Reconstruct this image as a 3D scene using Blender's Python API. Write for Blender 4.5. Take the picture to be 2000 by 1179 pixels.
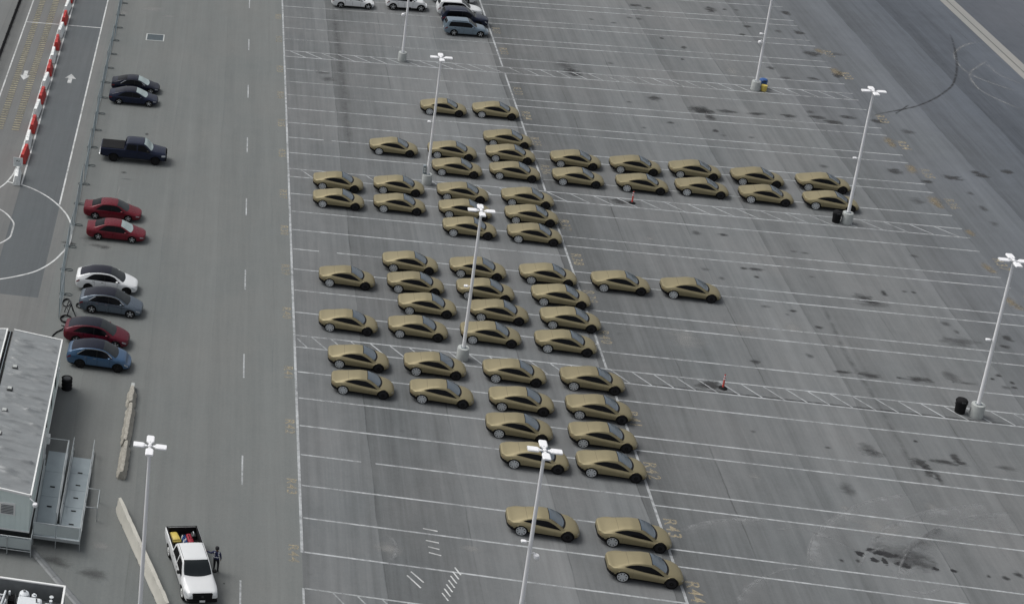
import bpy, bmesh, math, random
import numpy as np
from mathutils import Vector, Matrix

R = math.radians
random.seed(7)
scene = bpy.context.scene
COL = scene.collection
for o in list(bpy.data.objects):
    bpy.data.objects.remove(o, do_unlink=True)

# ------------------------------------------------------------------ camera
cam_d = bpy.data.cameras.new('camera')
cam = bpy.data.objects.new('camera', cam_d)
COL.objects.link(cam)
cam_d.sensor_fit = 'HORIZONTAL'
cam_d.sensor_width = 36.0
cam_d.lens = 60.529
cam_d.shift_x = 0.6431
cam_d.shift_y = -0.3251
cam_d.clip_start = 1.0
cam_d.clip_end = 3000.0
_r = Vector((0.97615339, 0.21704565, -0.00396838))
_u = Vector((-0.06839604, 0.32485495, 0.94328747))
_f = Vector((-0.20602559, 0.92052184, -0.33195332))
m = Matrix.Identity(4)
for i in range(3):
    m[i][0], m[i][1], m[i][2] = _r[i], _u[i], -_f[i]
m[0][3], m[1][3], m[2][3] = -7.4573, -114.1734, 68.1
cam.matrix_world = m
scene.camera = cam

# ------------------------------------------------------------------ sky, sun, exposure
SUN_EL, SUN_AZ = R(56), R(-72)          # azimuth measured from +Y towards +X
world = bpy.data.worlds.new('World')
scene.world = world
world.use_nodes = True
wn = world.node_tree
wn.nodes.clear()
sky = wn.nodes.new('ShaderNodeTexSky')
sky.sky_type = 'NISHITA'
sky.sun_disc = False
sky.sun_elevation = SUN_EL
sky.sun_rotation = SUN_AZ
sky.air_density = 1.0
sky.dust_density = 4.0
sky.ozone_density = 1.0
hsv = wn.nodes.new('ShaderNodeHueSaturation')
hsv.inputs['Saturation'].default_value = 0.22
bg = wn.nodes.new('ShaderNodeBackground')
bg.inputs['Strength'].default_value = 0.12
wo = wn.nodes.new('ShaderNodeOutputWorld')
wn.links.new(sky.outputs['Color'], hsv.inputs['Color'])
wn.links.new(hsv.outputs['Color'], bg.inputs['Color'])
wn.links.new(bg.outputs['Background'], wo.inputs['Surface'])
sun_d = bpy.data.lights.new('sun', 'SUN')
sun_d.energy = 1.25
sun_d.angle = R(28)
sun_d.color = (1.0, 0.97, 0.93)
sun = bpy.data.objects.new('sun', sun_d)
COL.objects.link(sun)
_d = Vector((math.sin(SUN_AZ) * math.cos(SUN_EL), math.cos(SUN_AZ) * math.cos(SUN_EL), math.sin(SUN_EL)))
sun.rotation_euler = _d.to_track_quat('Z', 'Y').to_euler()
sun.location = (0, 0, 80)
scene.view_settings.view_transform = 'Standard'
scene.view_settings.look = 'None'
scene.view_settings.exposure = 0.15
scene.view_settings.gamma = 1.0
scene.view_settings.use_curve_mapping = False

# ------------------------------------------------------------------ materials
MATS = {}


def new_mat(name):
    mt = bpy.data.materials.new(name)
    mt.use_nodes = True
    nt = mt.node_tree
    b = nt.nodes['Principled BSDF']
    MATS[name] = mt
    return mt, nt, b


def nd(nt, t, **kw):
    n = nt.nodes.new(t)
    for k, v in kw.items():
        if k.startswith('i_'):
            n.inputs[k[2:].replace('_', ' ')].default_value = v
        else:
            setattr(n, k, v)
    return n


def math_n(nt, op, a, b=None, c=None, clamp=False):
    n = nt.nodes.new('ShaderNodeMath')
    n.operation = op
    n.use_clamp = clamp
    for i, v in enumerate((a, b, c)):
        if v is None:
            continue
        if isinstance(v, (int, float)):
            n.inputs[i].default_value = v
        else:
            nt.links.new(v, n.inputs[i])
    return n.outputs[0]


def noise_n(nt, vec, scale, detail=3.0, rough=0.55):
    n = nt.nodes.new('ShaderNodeTexNoise')
    n.inputs['Scale'].default_value = scale
    n.inputs['Detail'].default_value = detail
    n.inputs['Roughness'].default_value = rough
    nt.links.new(vec, n.inputs['Vector'])
    return n.outputs['Fac']


def mapped(nt, vec, sc, loc=(0, 0, 0)):
    n = nt.nodes.new('ShaderNodeMapping')
    n.inputs['Scale'].default_value = sc
    n.inputs['Location'].default_value = loc
    nt.links.new(vec, n.inputs['Vector'])
    return n.outputs[0]


def scale_col(nt, col, fac):
    n = nt.nodes.new('ShaderNodeMix')
    n.data_type = 'RGBA'
    n.blend_type = 'MULTIPLY'
    n.inputs['Factor'].default_value = 1.0
    comb = nt.nodes.new('ShaderNodeCombineColor')
    for i in range(3):
        nt.links.new(fac, comb.inputs[i])
    if isinstance(col, tuple):
        n.inputs['A'].default_value = (*col, 1)
    else:
        nt.links.new(col, n.inputs['A'])
    nt.links.new(comb.outputs[0], n.inputs['B'])
    return n.outputs['Result']


def mix_col(nt, a, b, fac):
    n = nt.nodes.new('ShaderNodeMix')
    n.data_type = 'RGBA'
    for key, v in (('A', a), ('B', b)):
        if isinstance(v, tuple):
            n.inputs[key].default_value = (*v, 1)
        else:
            nt.links.new(v, n.inputs[key])
    if isinstance(fac, (int, float)):
        n.inputs['Factor'].default_value = fac
    else:
        nt.links.new(fac, n.inputs['Factor'])
    return n.outputs['Result']


def plain(name, col, rough=0.5, metal=0.0, var=0.06, scale=3.0, bump=0.0, coat=0.0, spec=None):
    mt, nt, b = new_mat(name)
    tc = nd(nt, 'ShaderNodeTexCoord')
    f = noise_n(nt, tc.outputs['Object'], scale, 4)
    k = math_n(nt, 'MULTIPLY_ADD', f, var * 2, 1 - var)
    nt.links.new(scale_col(nt, col, k), b.inputs['Base Color'])
    rr = math_n(nt, 'MULTIPLY_ADD', f, 0.12, rough - 0.06)
    nt.links.new(rr, b.inputs['Roughness'])
    b.inputs['Metallic'].default_value = metal
    if coat:
        b.inputs['Coat Weight'].default_value = coat
        b.inputs['Coat Roughness'].default_value = 0.05
    if spec is not None:
        b.inputs['Specular IOR Level'].default_value = spec
    if bump:
        bp = nd(nt, 'ShaderNodeBump')
        bp.inputs['Strength'].default_value = bump
        bp.inputs['Distance'].default_value = 0.02
        f2 = noise_n(nt, tc.outputs['Object'], scale * 6, 5)
        nt.links.new(f2, bp.inputs['Height'])
        nt.links.new(bp.outputs[0], b.inputs['Normal'])
    return mt


def asphalt(name, col, strip=5.5, off=0.0, stripv=0.07, streak=0.10, blot=0.10, seam=0.18, warm=0.0, specks=0.0, fade=None):
    """worn paving: lanes laid along Y, tyre streaks along Y, blotches, fine aggregate"""
    mt, nt, b = new_mat(name)
    geo = nd(nt, 'ShaderNodeNewGeometry')
    pos = geo.outputs['Position']
    sep = nd(nt, 'ShaderNodeSeparateXYZ')
    nt.links.new(pos, sep.inputs[0])
    wob = noise_n(nt, mapped(nt, pos, (0.02, 0.05, 1)), 1.0, 3)
    wob2 = noise_n(nt, mapped(nt, pos, (0.3, 0.9, 1)), 1.0, 4)
    xs = math_n(nt, 'ADD', sep.outputs[0], math_n(nt, 'MULTIPLY_ADD', wob, 0.9, off))
    xs = math_n(nt, 'ADD', xs, math_n(nt, 'MULTIPLY', wob2, 0.14))
    xs = math_n(nt, 'DIVIDE', xs, strip)
    cell = math_n(nt, 'FLOOR', xs)
    wnn = nd(nt, 'ShaderNodeTexWhiteNoise', noise_dimensions='1D')
    nt.links.new(cell, wnn.inputs['W'])
    fr = math_n(nt, 'FRACT', xs)
    grad = math_n(nt, 'SUBTRACT', fr, 0.5)
    k = math_n(nt, 'MULTIPLY_ADD', wnn.outputs['Value'], stripv * 2, 1 - stripv)
    k = math_n(nt, 'MULTIPLY_ADD', grad, stripv * 1.1, k)
    # seam between two paver passes
    ed = math_n(nt, 'ABSOLUTE', grad)
    sm = math_n(nt, 'SMOOTHSTEP' if False else 'GREATER_THAN', ed, 0.492)
    brk = noise_n(nt, mapped(nt, pos, (0.2, 0.12, 1), (5, 3, 0)), 1.0, 4)
    brk = math_n(nt, 'MULTIPLY_ADD', brk, 4.0, -1.7, clamp=True)
    sm = math_n(nt, 'MULTIPLY', sm, brk)
    k = math_n(nt, 'MULTIPLY_ADD', sm, -seam, k)
    s1 = noise_n(nt, mapped(nt, pos, (1.5, 0.045, 1), (3, 0, 0)), 1.0, 5, 0.6)
    s2 = noise_n(nt, mapped(nt, pos, (5.0, 0.16, 1), (9, 4, 0)), 1.0, 4, 0.6)
    k = math_n(nt, 'MULTIPLY_ADD', math_n(nt, 'SUBTRACT', s1, 0.5), streak * 2.4, k)
    k = math_n(nt, 'MULTIPLY_ADD', math_n(nt, 'SUBTRACT', s2, 0.5), streak * 1.5, k)
    s3 = noise_n(nt, mapped(nt, pos, (0.42, 0.012, 1), (6, 1, 0)), 1.0, 4, 0.6)
    k = math_n(nt, 'MULTIPLY_ADD', math_n(nt, 'SUBTRACT', s3, 0.5), streak * 2.6, k)
    b1 = noise_n(nt, mapped(nt, pos, (0.11, 0.08, 1), (1, 8, 0)), 1.0, 6, 0.62)
    b2 = noise_n(nt, mapped(nt, pos, (0.7, 0.6, 1), (4, 2, 0)), 1.0, 6, 0.65)
    k = math_n(nt, 'MULTIPLY_ADD', math_n(nt, 'SUBTRACT', b1, 0.5), blot * 2.6, k)
    k = math_n(nt, 'MULTIPLY_ADD', math_n(nt, 'SUBTRACT', b2, 0.5), blot * 1.7, k)
    if specks:
        # small oil drips
        vor = nd(nt, 'ShaderNodeTexVoronoi')
        vor.inputs['Scale'].default_value = 1.0
        nt.links.new(mapped(nt, pos, (0.42, 0.5, 1)), vor.inputs['Vector'])
        dn = noise_n(nt, mapped(nt, pos, (2.0, 3.5, 1)), 1.0, 5)
        dd = math_n(nt, 'ADD', vor.outputs['Distance'], math_n(nt, 'MULTIPLY_ADD', dn, 0.45, -0.2))
        sp = math_n(nt, 'MULTIPLY_ADD', dd, -9.0, 1.25, clamp=True)
        gate = noise_n(nt, mapped(nt, pos, (0.07, 0.06, 1), (2, 7, 0)), 1.0, 3)
        gate = math_n(nt, 'MULTIPLY_ADD', gate, 6.0, -3.0, clamp=True)
        k = math_n(nt, 'MULTIPLY_ADD', math_n(nt, 'MULTIPLY', sp, gate), -specks, k)
    g = noise_n(nt, pos, 14.0, 3, 0.7)
    g2 = noise_n(nt, pos, 4.5, 4, 0.7)
    k = math_n(nt, 'MULTIPLY_ADD', math_n(nt, 'SUBTRACT', g, 0.5), 0.34, k)
    k = math_n(nt, 'MULTIPLY_ADD', math_n(nt, 'SUBTRACT', g2, 0.5), 0.20, k)
    c = mix_col(nt, col, (col[0] * 1.05, col[1] * 0.995, col[2] * 0.97), math_n(nt, 'MULTIPLY_ADD', b1, 2.0, -0.6 + warm, clamp=True))
    if fade:            # the old darker surfacing begins gradually towards +X
        fx = math_n(nt, 'ADD', sep.outputs[0], math_n(nt, 'MULTIPLY_ADD', b1, 14.0, -7.0))
        fx = math_n(nt, 'DIVIDE', math_n(nt, 'SUBTRACT', fx, fade[0]), fade[1] - fade[0], clamp=True)
        c = mix_col(nt, c, fade[2], fx)
    nt.links.new(scale_col(nt, c, k), b.inputs['Base Color'])
    b.inputs['Roughness'].default_value = 0.9
    b.inputs['Specular IOR Level'].default_value = 0.25
    bp = nd(nt, 'ShaderNodeBump')
    bp.inputs['Strength'].default_value = 0.25
    bp.inputs['Distance'].default_value = 0.01
    nt.links.new(g, bp.inputs['Height'])
    nt.links.new(bp.outputs[0], b.inputs['Normal'])
    return mt


def worn_paint(name, col, wear=0.5, scale=3.0, hole=0.0):
    """road paint: worn through to the asphalt in places"""
    mt, nt, b = new_mat(name)
    geo = nd(nt, 'ShaderNodeNewGeometry')
    pos = geo.outputs['Position']
    f = noise_n(nt, mapped(nt, pos, (scale, scale, 1)), 1.0, 6, 0.7)
    f2 = noise_n(nt, mapped(nt, pos, (0.25, 0.25, 1), (7, 3, 0)), 1.0, 3)
    w = math_n(nt, 'MULTIPLY_ADD', f, 1.6, -0.8 + 0.5 - wear * 0.5)
    w = math_n(nt, 'ADD', w, math_n(nt, 'MULTIPLY_ADD', f2, 1.3, -0.65))
    w = math_n(nt, 'ADD', w, 0.45 - hole, clamp=True)
    k = math_n(nt, 'MULTIPLY_ADD', f, 0.2, 0.9)
    nt.links.new(scale_col(nt, col, k), b.inputs['Base Color'])
    b.inputs['Roughness'].default_value = 0.7
    tr = nd(nt, 'ShaderNodeBsdfTransparent')
    mx = nd(nt, 'ShaderNodeMixShader')
    nt.links.new(w, mx.inputs[0])
    nt.links.new(tr.outputs[0], mx.inputs[1])
    nt.links.new(b.outputs[0], mx.inputs[2])
    nt.links.new(mx.outputs[0], nt.nodes['Material Output'].inputs['Surface'])
    return mt


def stain_mat(name, col, opacity=0.8, edge=0.45, nscale=2.2):
    """a stain with ragged soft edge inside its own UV disc"""
    mt, nt, b = new_mat(name)
    uv = nd(nt, 'ShaderNodeUVMap')
    vm = nd(nt, 'ShaderNodeVectorMath', operation='LENGTH')
    nt.links.new(uv.outputs[0], vm.inputs[0])
    geo = nd(nt, 'ShaderNodeNewGeometry')
    n1 = noise_n(nt, mapped(nt, geo.outputs['Position'], (nscale * 0.55, nscale, 1)), 1.0, 5, 0.6)
    d = math_n(nt, 'ADD', vm.outputs['Value'], math_n(nt, 'MULTIPLY_ADD', n1, 1.5, -0.75))
    a = math_n(nt, 'SUBTRACT', 0.72, d)
    a = math_n(nt, 'DIVIDE', a, edge, clamp=True)
    rim = math_n(nt, 'SUBTRACT', 1.0, vm.outputs['Value'])
    rim = math_n(nt, 'MULTIPLY', rim, 6.0, clamp=True)
    a = math_n(nt, 'MULTIPLY', math_n(nt, 'MULTIPLY', a, opacity), rim)
    b.inputs['Base Color'].default_value = (*col, 1)
    b.inputs['Roughness'].default_value = 0.75
    tr = nd(nt, 'ShaderNodeBsdfTransparent')
    mx = nd(nt, 'ShaderNodeMixShader')
    nt.links.new(a, mx.inputs[0])
    nt.links.new(tr.outputs[0], mx.inputs[1])
    nt.links.new(b.outputs[0], mx.inputs[2])
    nt.links.new(mx.outputs[0], nt.nodes['Material Output'].inputs['Surface'])
    return mt


def ribbon_mat(name, col, opacity, onesided=False):
    mt, nt, b = new_mat(name)
    uv = nd(nt, 'ShaderNodeUVMap')
    sep = nd(nt, 'ShaderNodeSeparateXYZ')
    nt.links.new(uv.outputs[0], sep.inputs[0])
    e = math_n(nt, 'ABSOLUTE', sep.outputs[1])
    e = math_n(nt, 'SUBTRACT', 1.0, e, clamp=True)
    if onesided:        # crisp outer edge, washing out towards the inside
        e = math_n(nt, 'POWER', math_n(nt, 'MULTIPLY_ADD', sep.outputs[1], 0.5, 0.5, clamp=True), 2.2)
        e = math_n(nt, 'MULTIPLY', e, math_n(nt, 'MULTIPLY', math_n(nt, 'SUBTRACT', 1.0, sep.outputs[1]), 12.0, clamp=True))
    t = math_n(nt, 'ABSOLUTE', sep.outputs[0])
    t = math_n(nt, 'MULTIPLY', math_n(nt, 'SUBTRACT', 1.0, t), 5.0, clamp=True)
    geo = nd(nt, 'ShaderNodeNewGeometry')
    n1 = noise_n(nt, mapped(nt, geo.outputs['Position'], (1.2, 1.2, 1)), 1.0, 5, 0.65)
    n1 = math_n(nt, 'MULTIPLY_ADD', n1, 3.0, -0.9, clamp=True)
    a = math_n(nt, 'MULTIPLY', math_n(nt, 'MULTIPLY', e, t), math_n(nt, 'MULTIPLY', n1, opacity))
    b.inputs['Base Color'].default_value = (*col, 1)
    b.inputs['Roughness'].default_value = 0.85
    tr = nd(nt, 'ShaderNodeBsdfTransparent')
    mx = nd(nt, 'ShaderNodeMixShader')
    nt.links.new(a, mx.inputs[0])
    nt.links.new(tr.outputs[0], mx.inputs[1])
    nt.links.new(b.outputs[0], mx.inputs[2])
    nt.links.new(mx.outputs[0], nt.nodes['Material Output'].inputs['Surface'])
    return mt


def paint(name, col, rough=0.3, metal=0.35, coat=0.6, spec=0.5):
    """car paint with a thin film of dust"""
    mt, nt, b = new_mat(name)
    tc = nd(nt, 'ShaderNodeTexCoord')
    f = noise_n(nt, tc.outputs['Object'], 1.7, 5)
    oi = nd(nt, 'ShaderNodeObjectInfo')
    k = math_n(nt, 'MULTIPLY_ADD', f, 0.14, 0.93)
    k = math_n(nt, 'MULTIPLY', k, math_n(nt, 'MULTIPLY_ADD', oi.outputs['Random'], 0.12, 0.94))
    c = scale_col(nt, col, k)
    nt.links.new(c, b.inputs['Base Color'])
    nt.links.new(math_n(nt, 'MULTIPLY_ADD', f, 0.14, rough - 0.07), b.inputs['Roughness'])
    b.inputs['Metallic'].default_value = metal
    b.inputs['Coat Weight'].default_value = coat
    b.inputs['Coat Roughness'].default_value = 0.08
    b.inputs['Specular IOR Level'].default_value = spec
    return mt


asphalt('lot_asphalt', (0.139, 0.149, 0.153), 5.5, 0.3, 0.15, 0.23, 0.17, 0.36, specks=0.22, fade=(46.0, 66.0, (0.094, 0.106, 0.124)))
asphalt('apron_asphalt', (0.094, 0.106, 0.124), 6.2, 2.0, 0.07, 0.09, 0.16, 0.28, specks=0.15)
asphalt('drive_asphalt', (0.154, 0.167, 0.165), 4.4, 1.0, 0.05, 0.10, 0.08, 0.10)
asphalt('road_asphalt', (0.098, 0.110, 0.117), 3.7, 0.8, 0.02, 0.12, 0.10, 0.1)
asphalt('road_worn', (0.143, 0.150, 0.150), 3.7, 0.8, 0.03, 0.12, 0.09, 0.1)
asphalt('verge_asphalt', (0.150, 0.158, 0.157), 1.9, 0.8, 0.04, 0.12, 0.10, 0.12)
asphalt('strip_concrete', (0.26, 0.265, 0.255), 9.0, 0.0, 0.03, 0.06, 0.08, 0.1)
worn_paint('line_paint', (0.43, 0.45, 0.46), 0.42, 2.2)
worn_paint('line_paint_faint', (0.38, 0.40, 0.405), 0.55, 1.6)
worn_paint('road_line_paint', (0.54, 0.555, 0.55), 0.2, 1.6)
worn_paint('number_paint', (0.40, 0.345, 0.235), 0.85, 4.0, 0.08)
worn_paint('rumble_paint', (0.36, 0.335, 0.235), 0.5, 3.0)
plain('rumble_gap', (0.105, 0.105, 0.098), 0.85, var=0.15)
stain_mat('oil_dark_patch', (0.040, 0.041, 0.042), 0.78, 0.55, 2.8)
stain_mat('faint_stain', (0.055, 0.056, 0.058), 0.5, 0.7)
stain_mat('fresh_oil', (0.010, 0.010, 0.012), 0.95, 0.25, 6.0)
stain_mat('rust_stain', (0.26, 0.21, 0.13), 0.55, 0.6, 4.0)
stain_mat('pale_scuff', (0.32, 0.32, 0.31), 0.45, 0.8, 2.0)
ribbon_mat('tyre_mark_dark', (0.03, 0.03, 0.032), 0.9)
ribbon_mat('tyre_mark_pale', (0.27, 0.28, 0.285), 0.75)
ribbon_mat('pale_sweep', (0.26, 0.27, 0.274), 0.95, True)
ribbon_mat('faint_band', (0.05, 0.052, 0.055), 0.35)
ribbon_mat('damp_seam', (0.02, 0.02, 0.022), 1.0)

paint('gold_paint', (0.268, 0.231, 0.136), 0.46, 0.46, 0.0)
paint('black_paint', (0.006, 0.008, 0.018), 0.18, 0.0, 0.0, 0.22)
paint('navy_paint', (0.009, 0.013, 0.030), 0.18, 0.0, 0.0, 0.26)
paint('red_paint', (0.115, 0.006, 0.014), 0.28, 0.1, 0.0, 0.35)
paint('dark_red_paint', (0.085, 0.005, 0.014), 0.26, 0.1, 0.0, 0.35)
paint('white_paint', (0.66, 0.675, 0.68), 0.35, 0.0, 0.5)
paint('steel_blue_paint', (0.16, 0.215, 0.265), 0.3, 0.5, 0.6)
paint('grey_paint', (0.095, 0.120, 0.150), 0.28, 0.5, 0.2)
paint('blue_paint', (0.038, 0.095, 0.185), 0.3, 0.35, 0.6)
plain('glass', (0.004, 0.0045, 0.006), 0.10, 0.0, 0.02, spec=0.12)
plain('windshield_glass', (0.075, 0.10, 0.125), 0.09, 0.0, 0.35, 1.3, spec=0.9)  # bluish sky reflection put into the glass colour
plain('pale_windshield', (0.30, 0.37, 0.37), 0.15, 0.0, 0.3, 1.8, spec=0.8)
plain('roof_glass', (0.007, 0.008, 0.016), 0.12, 0.0, 0.05, spec=0.25)
plain('black_plastic', (0.010, 0.010, 0.011), 0.6, 0.0, 0.15, spec=0.12)
plain('tyre_rubber', (0.010, 0.010, 0.010), 0.85, 0.0, 0.2, 8, spec=0.12)
plain('silver_rim', (0.54, 0.56, 0.57), 0.4, 0.2, 0.08)
plain('dark_rim', (0.014, 0.014, 0.016), 0.4, 0.0, 0.1, spec=0.2)
plain('chrome', (0.62, 0.63, 0.64), 0.2, 0.8, 0.05)
plain('lamp_lens', (0.42, 0.44, 0.46), 0.15, 0.0, 0.1)
plain('tail_lens', (0.11, 0.008, 0.010), 0.2, 0.0, 0.1)
plain('plate_white', (0.65, 0.66, 0.66), 0.5)
plain('body_seam', (0.14, 0.11, 0.06), 0.6)
plain('dark_windshield', (0.012, 0.016, 0.018), 0.10, 0.0, 0.4, 1.5, spec=0.35)
plain('pole_white', (0.78, 0.785, 0.80), 0.45, 0.0, 0.05, 1.5)
plain('head_white', (0.80, 0.805, 0.82), 0.45, 0.0, 0.06)
plain('concrete_base', (0.40, 0.42, 0.41), 0.9, 0.0, 0.14, 3.0, 0.3)
plain('concrete_new', (0.44, 0.43, 0.385), 0.9, 0.0, 0.14, 2.2, 0.35)
plain('concrete_old', (0.33, 0.315, 0.275), 0.95, 0.0, 0.55, 3.4, 1.0)
plain('galvanised', (0.24, 0.28, 0.30), 0.45, 0.55, 0.15)
plain('fence_wire', (0.28, 0.34, 0.37), 0.5, 0.35, 0.15)
plain('fence_foot', (0.09, 0.11, 0.115), 0.7, 0.1, 0.2)
plain('aluminium', (0.42, 0.45, 0.46), 0.45, 0.5, 0.12, 2.0)
plain('ramp_deck', (0.27, 0.315, 0.335), 0.55, 0.25, 0.16, 1.5, 0.1)
plain('panel_grey', (0.44, 0.49, 0.49), 0.6, 0.1, 0.1, 1.5)
plain('siding', (0.68, 0.76, 0.735), 0.7, 0.0, 0.07, 1.2)
plain('trim_white', (0.74, 0.75, 0.74), 0.6, 0.0, 0.06, 2)
plain('red_plastic', (0.44, 0.035, 0.030), 0.55, 0.0, 0.18, 2.0)
plain('white_plastic', (0.78, 0.80, 0.79), 0.55, 0.0, 0.12, 2.0)
plain('orange_plastic', (0.55, 0.075, 0.055), 0.5, 0.0, 0.1)
plain('blue_plastic', (0.02, 0.08, 0.26), 0.5, 0.0, 0.1)
plain('yellow_plastic', (0.60, 0.47, 0.11), 0.5, 0.0, 0.12)
plain('black_rubber', (0.012, 0.012, 0.013), 0.8, 0.0, 0.2, spec=0.15)
plain('dark_metal', (0.045, 0.048, 0.05), 0.55, 0.4, 0.2)
plain('iron_rail', (0.022, 0.023, 0.026), 0.55, 0.3, 0.2)
plain('machine_white', (0.62, 0.65, 0.67), 0.5, 0.0, 0.1, 2.0)
plain('machine_grey', (0.17, 0.18, 0.185), 0.6, 0.2, 0.25, 3.0)
plain('grate_steel', (0.11, 0.14, 0.155), 0.55, 0.4, 0.2)
plain('navy_cloth', (0.010, 0.014, 0.060), 0.85, 0.0, 0.15)
plain('dark_cloth', (0.012, 0.012, 0.015), 0.9, 0.0, 0.15)
plain('skin', (0.16, 0.09, 0.06), 0.6)
plain('reflective_cloth', (0.66, 0.67, 0.70), 0.5)
plain('sign_white', (0.58, 0.61, 0.61), 0.6, 0.0, 0.06)
plain('sign_ink', (0.03, 0.035, 0.04), 0.6)
plain('sign_ink_grey', (0.30, 0.34, 0.35), 0.6)
plain('red_cloth', (0.28, 0.012, 0.03), 0.7)


def membrane_roof():
    mt, nt, b = new_mat('roof_membrane')
    tc = nd(nt, 'ShaderNodeTexCoord')
    f = noise_n(nt, mapped(nt, tc.outputs['Object'], (0.5, 1.0, 1)), 1.0, 6, 0.6)
    f2 = noise_n(nt, mapped(nt, tc.outputs['Object'], (0.5, 3.0, 1), (3, 3, 0)), 1.0, 4)
    f3 = noise_n(nt, mapped(nt, tc.outputs['Object'], (2.2, 3.5, 1), (1, 5, 0)), 1.0, 6, 0.7)
    k = math_n(nt, 'MULTIPLY_ADD', f, 0.5, 0.58)
    k = math_n(nt, 'MULTIPLY_ADD', f2, 0.3, k)
    k = math_n(nt, 'MULTIPLY_ADD', f3, 0.35, math_n(nt, 'SUBTRACT', k, 0.14))
    nt.links.new(scale_col(nt, (0.200, 0.213, 0.218), k), b.inputs['Base Color'])
    b.inputs['Roughness'].default_value = 0.42
    return mt


membrane_roof()
M = MATS


# ------------------------------------------------------------------ mesh helpers
class MB:
    """collects boxes, bars, tubes, lathes; build() links them as ONE mesh object"""

    def __init__(self):
        self.v, self.f = [], []

    def add(self, vs, fs):
        n = len(self.v)
        self.v += [tuple(x) for x in vs]
        self.f += [tuple(i + n for i in q) for q in fs]
        return self

    def box(self, x0, x1, y0, y1, z0, z1, bev=0.0):
        if bev <= 0:
            vs = [(x, y, z) for z in (z0, z1) for y in (y0, y1) for x in (x0, x1)]
            fs = [(0, 2, 3, 1), (4, 5, 7, 6), (0, 1, 5, 4), (2, 6, 7, 3), (0, 4, 6, 2), (1, 3, 7, 5)]
            return self.add(vs, fs)
        b = bev
        rings = []
        for z, ins in ((z0, b), (z0 + b, 0), (z1 - b, 0), (z1, b)):
            c = b
            rings.append([(x0 + ins + c, y0 + ins, z), (x1 - ins - c, y0 + ins, z), (x1 - ins, y0 + ins + c, z), (x1 - ins, y1 - ins - c, z),
                          (x1 - ins - c, y1 - ins, z), (x0 + ins + c, y1 - ins, z), (x0 + ins, y1 - ins - c, z), (x0 + ins, y0 + ins + c, z)])
        vs = [p for r in rings for p in r]
        fs = [tuple(range(7, -1, -1)), tuple(range(24, 32))]
        for a in range(3):
            for i in range(8):
                j = (i + 1) % 8
                fs.append((a * 8 + i, a * 8 + j, a * 8 + 8 + j, a * 8 + 8 + i))
        return self.add(vs, fs)

    def tube(self, pts, r, n=8, closed=False, cap=True):
        pts = [Vector(p) for p in pts]
        rs = r if isinstance(r, (list, tuple)) else [r] * len(pts)
        vs, fs = [], []
        m_ = len(pts)
        for i, p in enumerate(pts):
            a = pts[i - 1] if (i > 0 or closed) else p
            c = pts[(i + 1) % m_] if (i < m_ - 1 or closed) else p
            t = (c - a).normalized()
            up = Vector((0, 0, 1)) if abs(t.z) < 0.95 else Vector((0, 1, 0))
            s = t.cross(up).normalized()
            u = s.cross(t).normalized()
            for q in range(n):
                an = 2 * math.pi * q / n
                vs.append(p + (s * math.cos(an) + u * math.sin(an)) * rs[i])
        for i in range(m_ if closed else m_ - 1):
            j = (i + 1) % m_
            for q in range(n):
                q2 = (q + 1) % n
                fs.append((i * n + q, i * n + q2, j * n + q2, j * n + q))
        if cap and not closed:
            fs.append(tuple(range(n - 1, -1, -1)))
            fs.append(tuple((m_ - 1) * n + q for q in range(n)))
        return self.add(vs, fs)

    def lathe(self, prof, n=20, axis='Z', c=(0, 0, 0), cap=True):
        """prof: (radius, height) pairs"""
        vs, fs = [], []
        for r, h in prof:
            for q in range(n):
                an = 2 * math.pi * q / n
                a, b = r * math.cos(an), r * math.sin(an)
                if axis == 'Z':
                    p = (a, b, h)
                elif axis == 'Y':
                    p = (b, h, a)
                else:
                    p = (h, a, b)
                vs.append((p[0] + c[0], p[1] + c[1], p[2] + c[2]))
        k = len(prof)
        for i in range(k - 1):
            for q in range(n):
                q2 = (q + 1) % n
                fs.append((i * n + q, i * n + q2, (i + 1) * n + q2, (i + 1) * n + q))
        if cap:
            fs.append(tuple(range(n - 1, -1, -1)))
            fs.append(tuple((k - 1) * n + q for q in range(n)))
        return self.add(vs, fs)

    def prism(self, poly, z0, z1):
        n = len(poly)
        vs = [(x, y, z0) for x, y in poly] + [(x, y, z1) for x, y in poly]
        fs = [tuple(range(n - 1, -1, -1)), tuple(range(n, 2 * n))]
        for i in range(n):
            j = (i + 1) % n
            fs.append((i, j, n + j, n + i))
        return self.add(vs, fs)

    def sheet(self, poly, z):
        return self.add([(x, y, z) for x, y in poly], [tuple(range(len(poly)))])

    def extrude_y(self, poly, y0, y1):
        """poly in (x, z), extruded along y"""
        n = len(poly)
        vs = [(x, y0, z) for x, z in poly] + [(x, y1, z) for x, z in poly]
        fs = [tuple(range(n)), tuple(range(2 * n - 1, n - 1, -1))]
        for i in range(n):
            j = (i + 1) % n
            fs.append((i, n + i, n + j, j))
        return self.add(vs, fs)

    def mesh(self, name, mat, smooth=0.0):
        me = bpy.data.meshes.new(name)
        me.from_pydata(self.v, [], self.f)
        me.materials.append(M[mat])
        bm = bmesh.new()
        bm.from_mesh(me)
        bmesh.ops.recalc_face_normals(bm, faces=bm.faces)
        if smooth:
            for fc in bm.faces:
                fc.smooth = True
            for e in bm.edges:
                if len(e.link_faces) == 2 and e.calc_face_angle(0) > R(smooth):
                    e.smooth = False
        bm.to_mesh(me)
        bm.free()
        return me

    def build(self, name, mat, parent=None, smooth=0.0, loc=(0, 0, 0), rz=0.0):
        o = bpy.data.objects.new(name, self.mesh(name, mat, smooth))
        COL.objects.link(o)
        o.parent = parent
        o.location = loc
        o.rotation_euler = (0, 0, rz)
        return o


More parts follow.
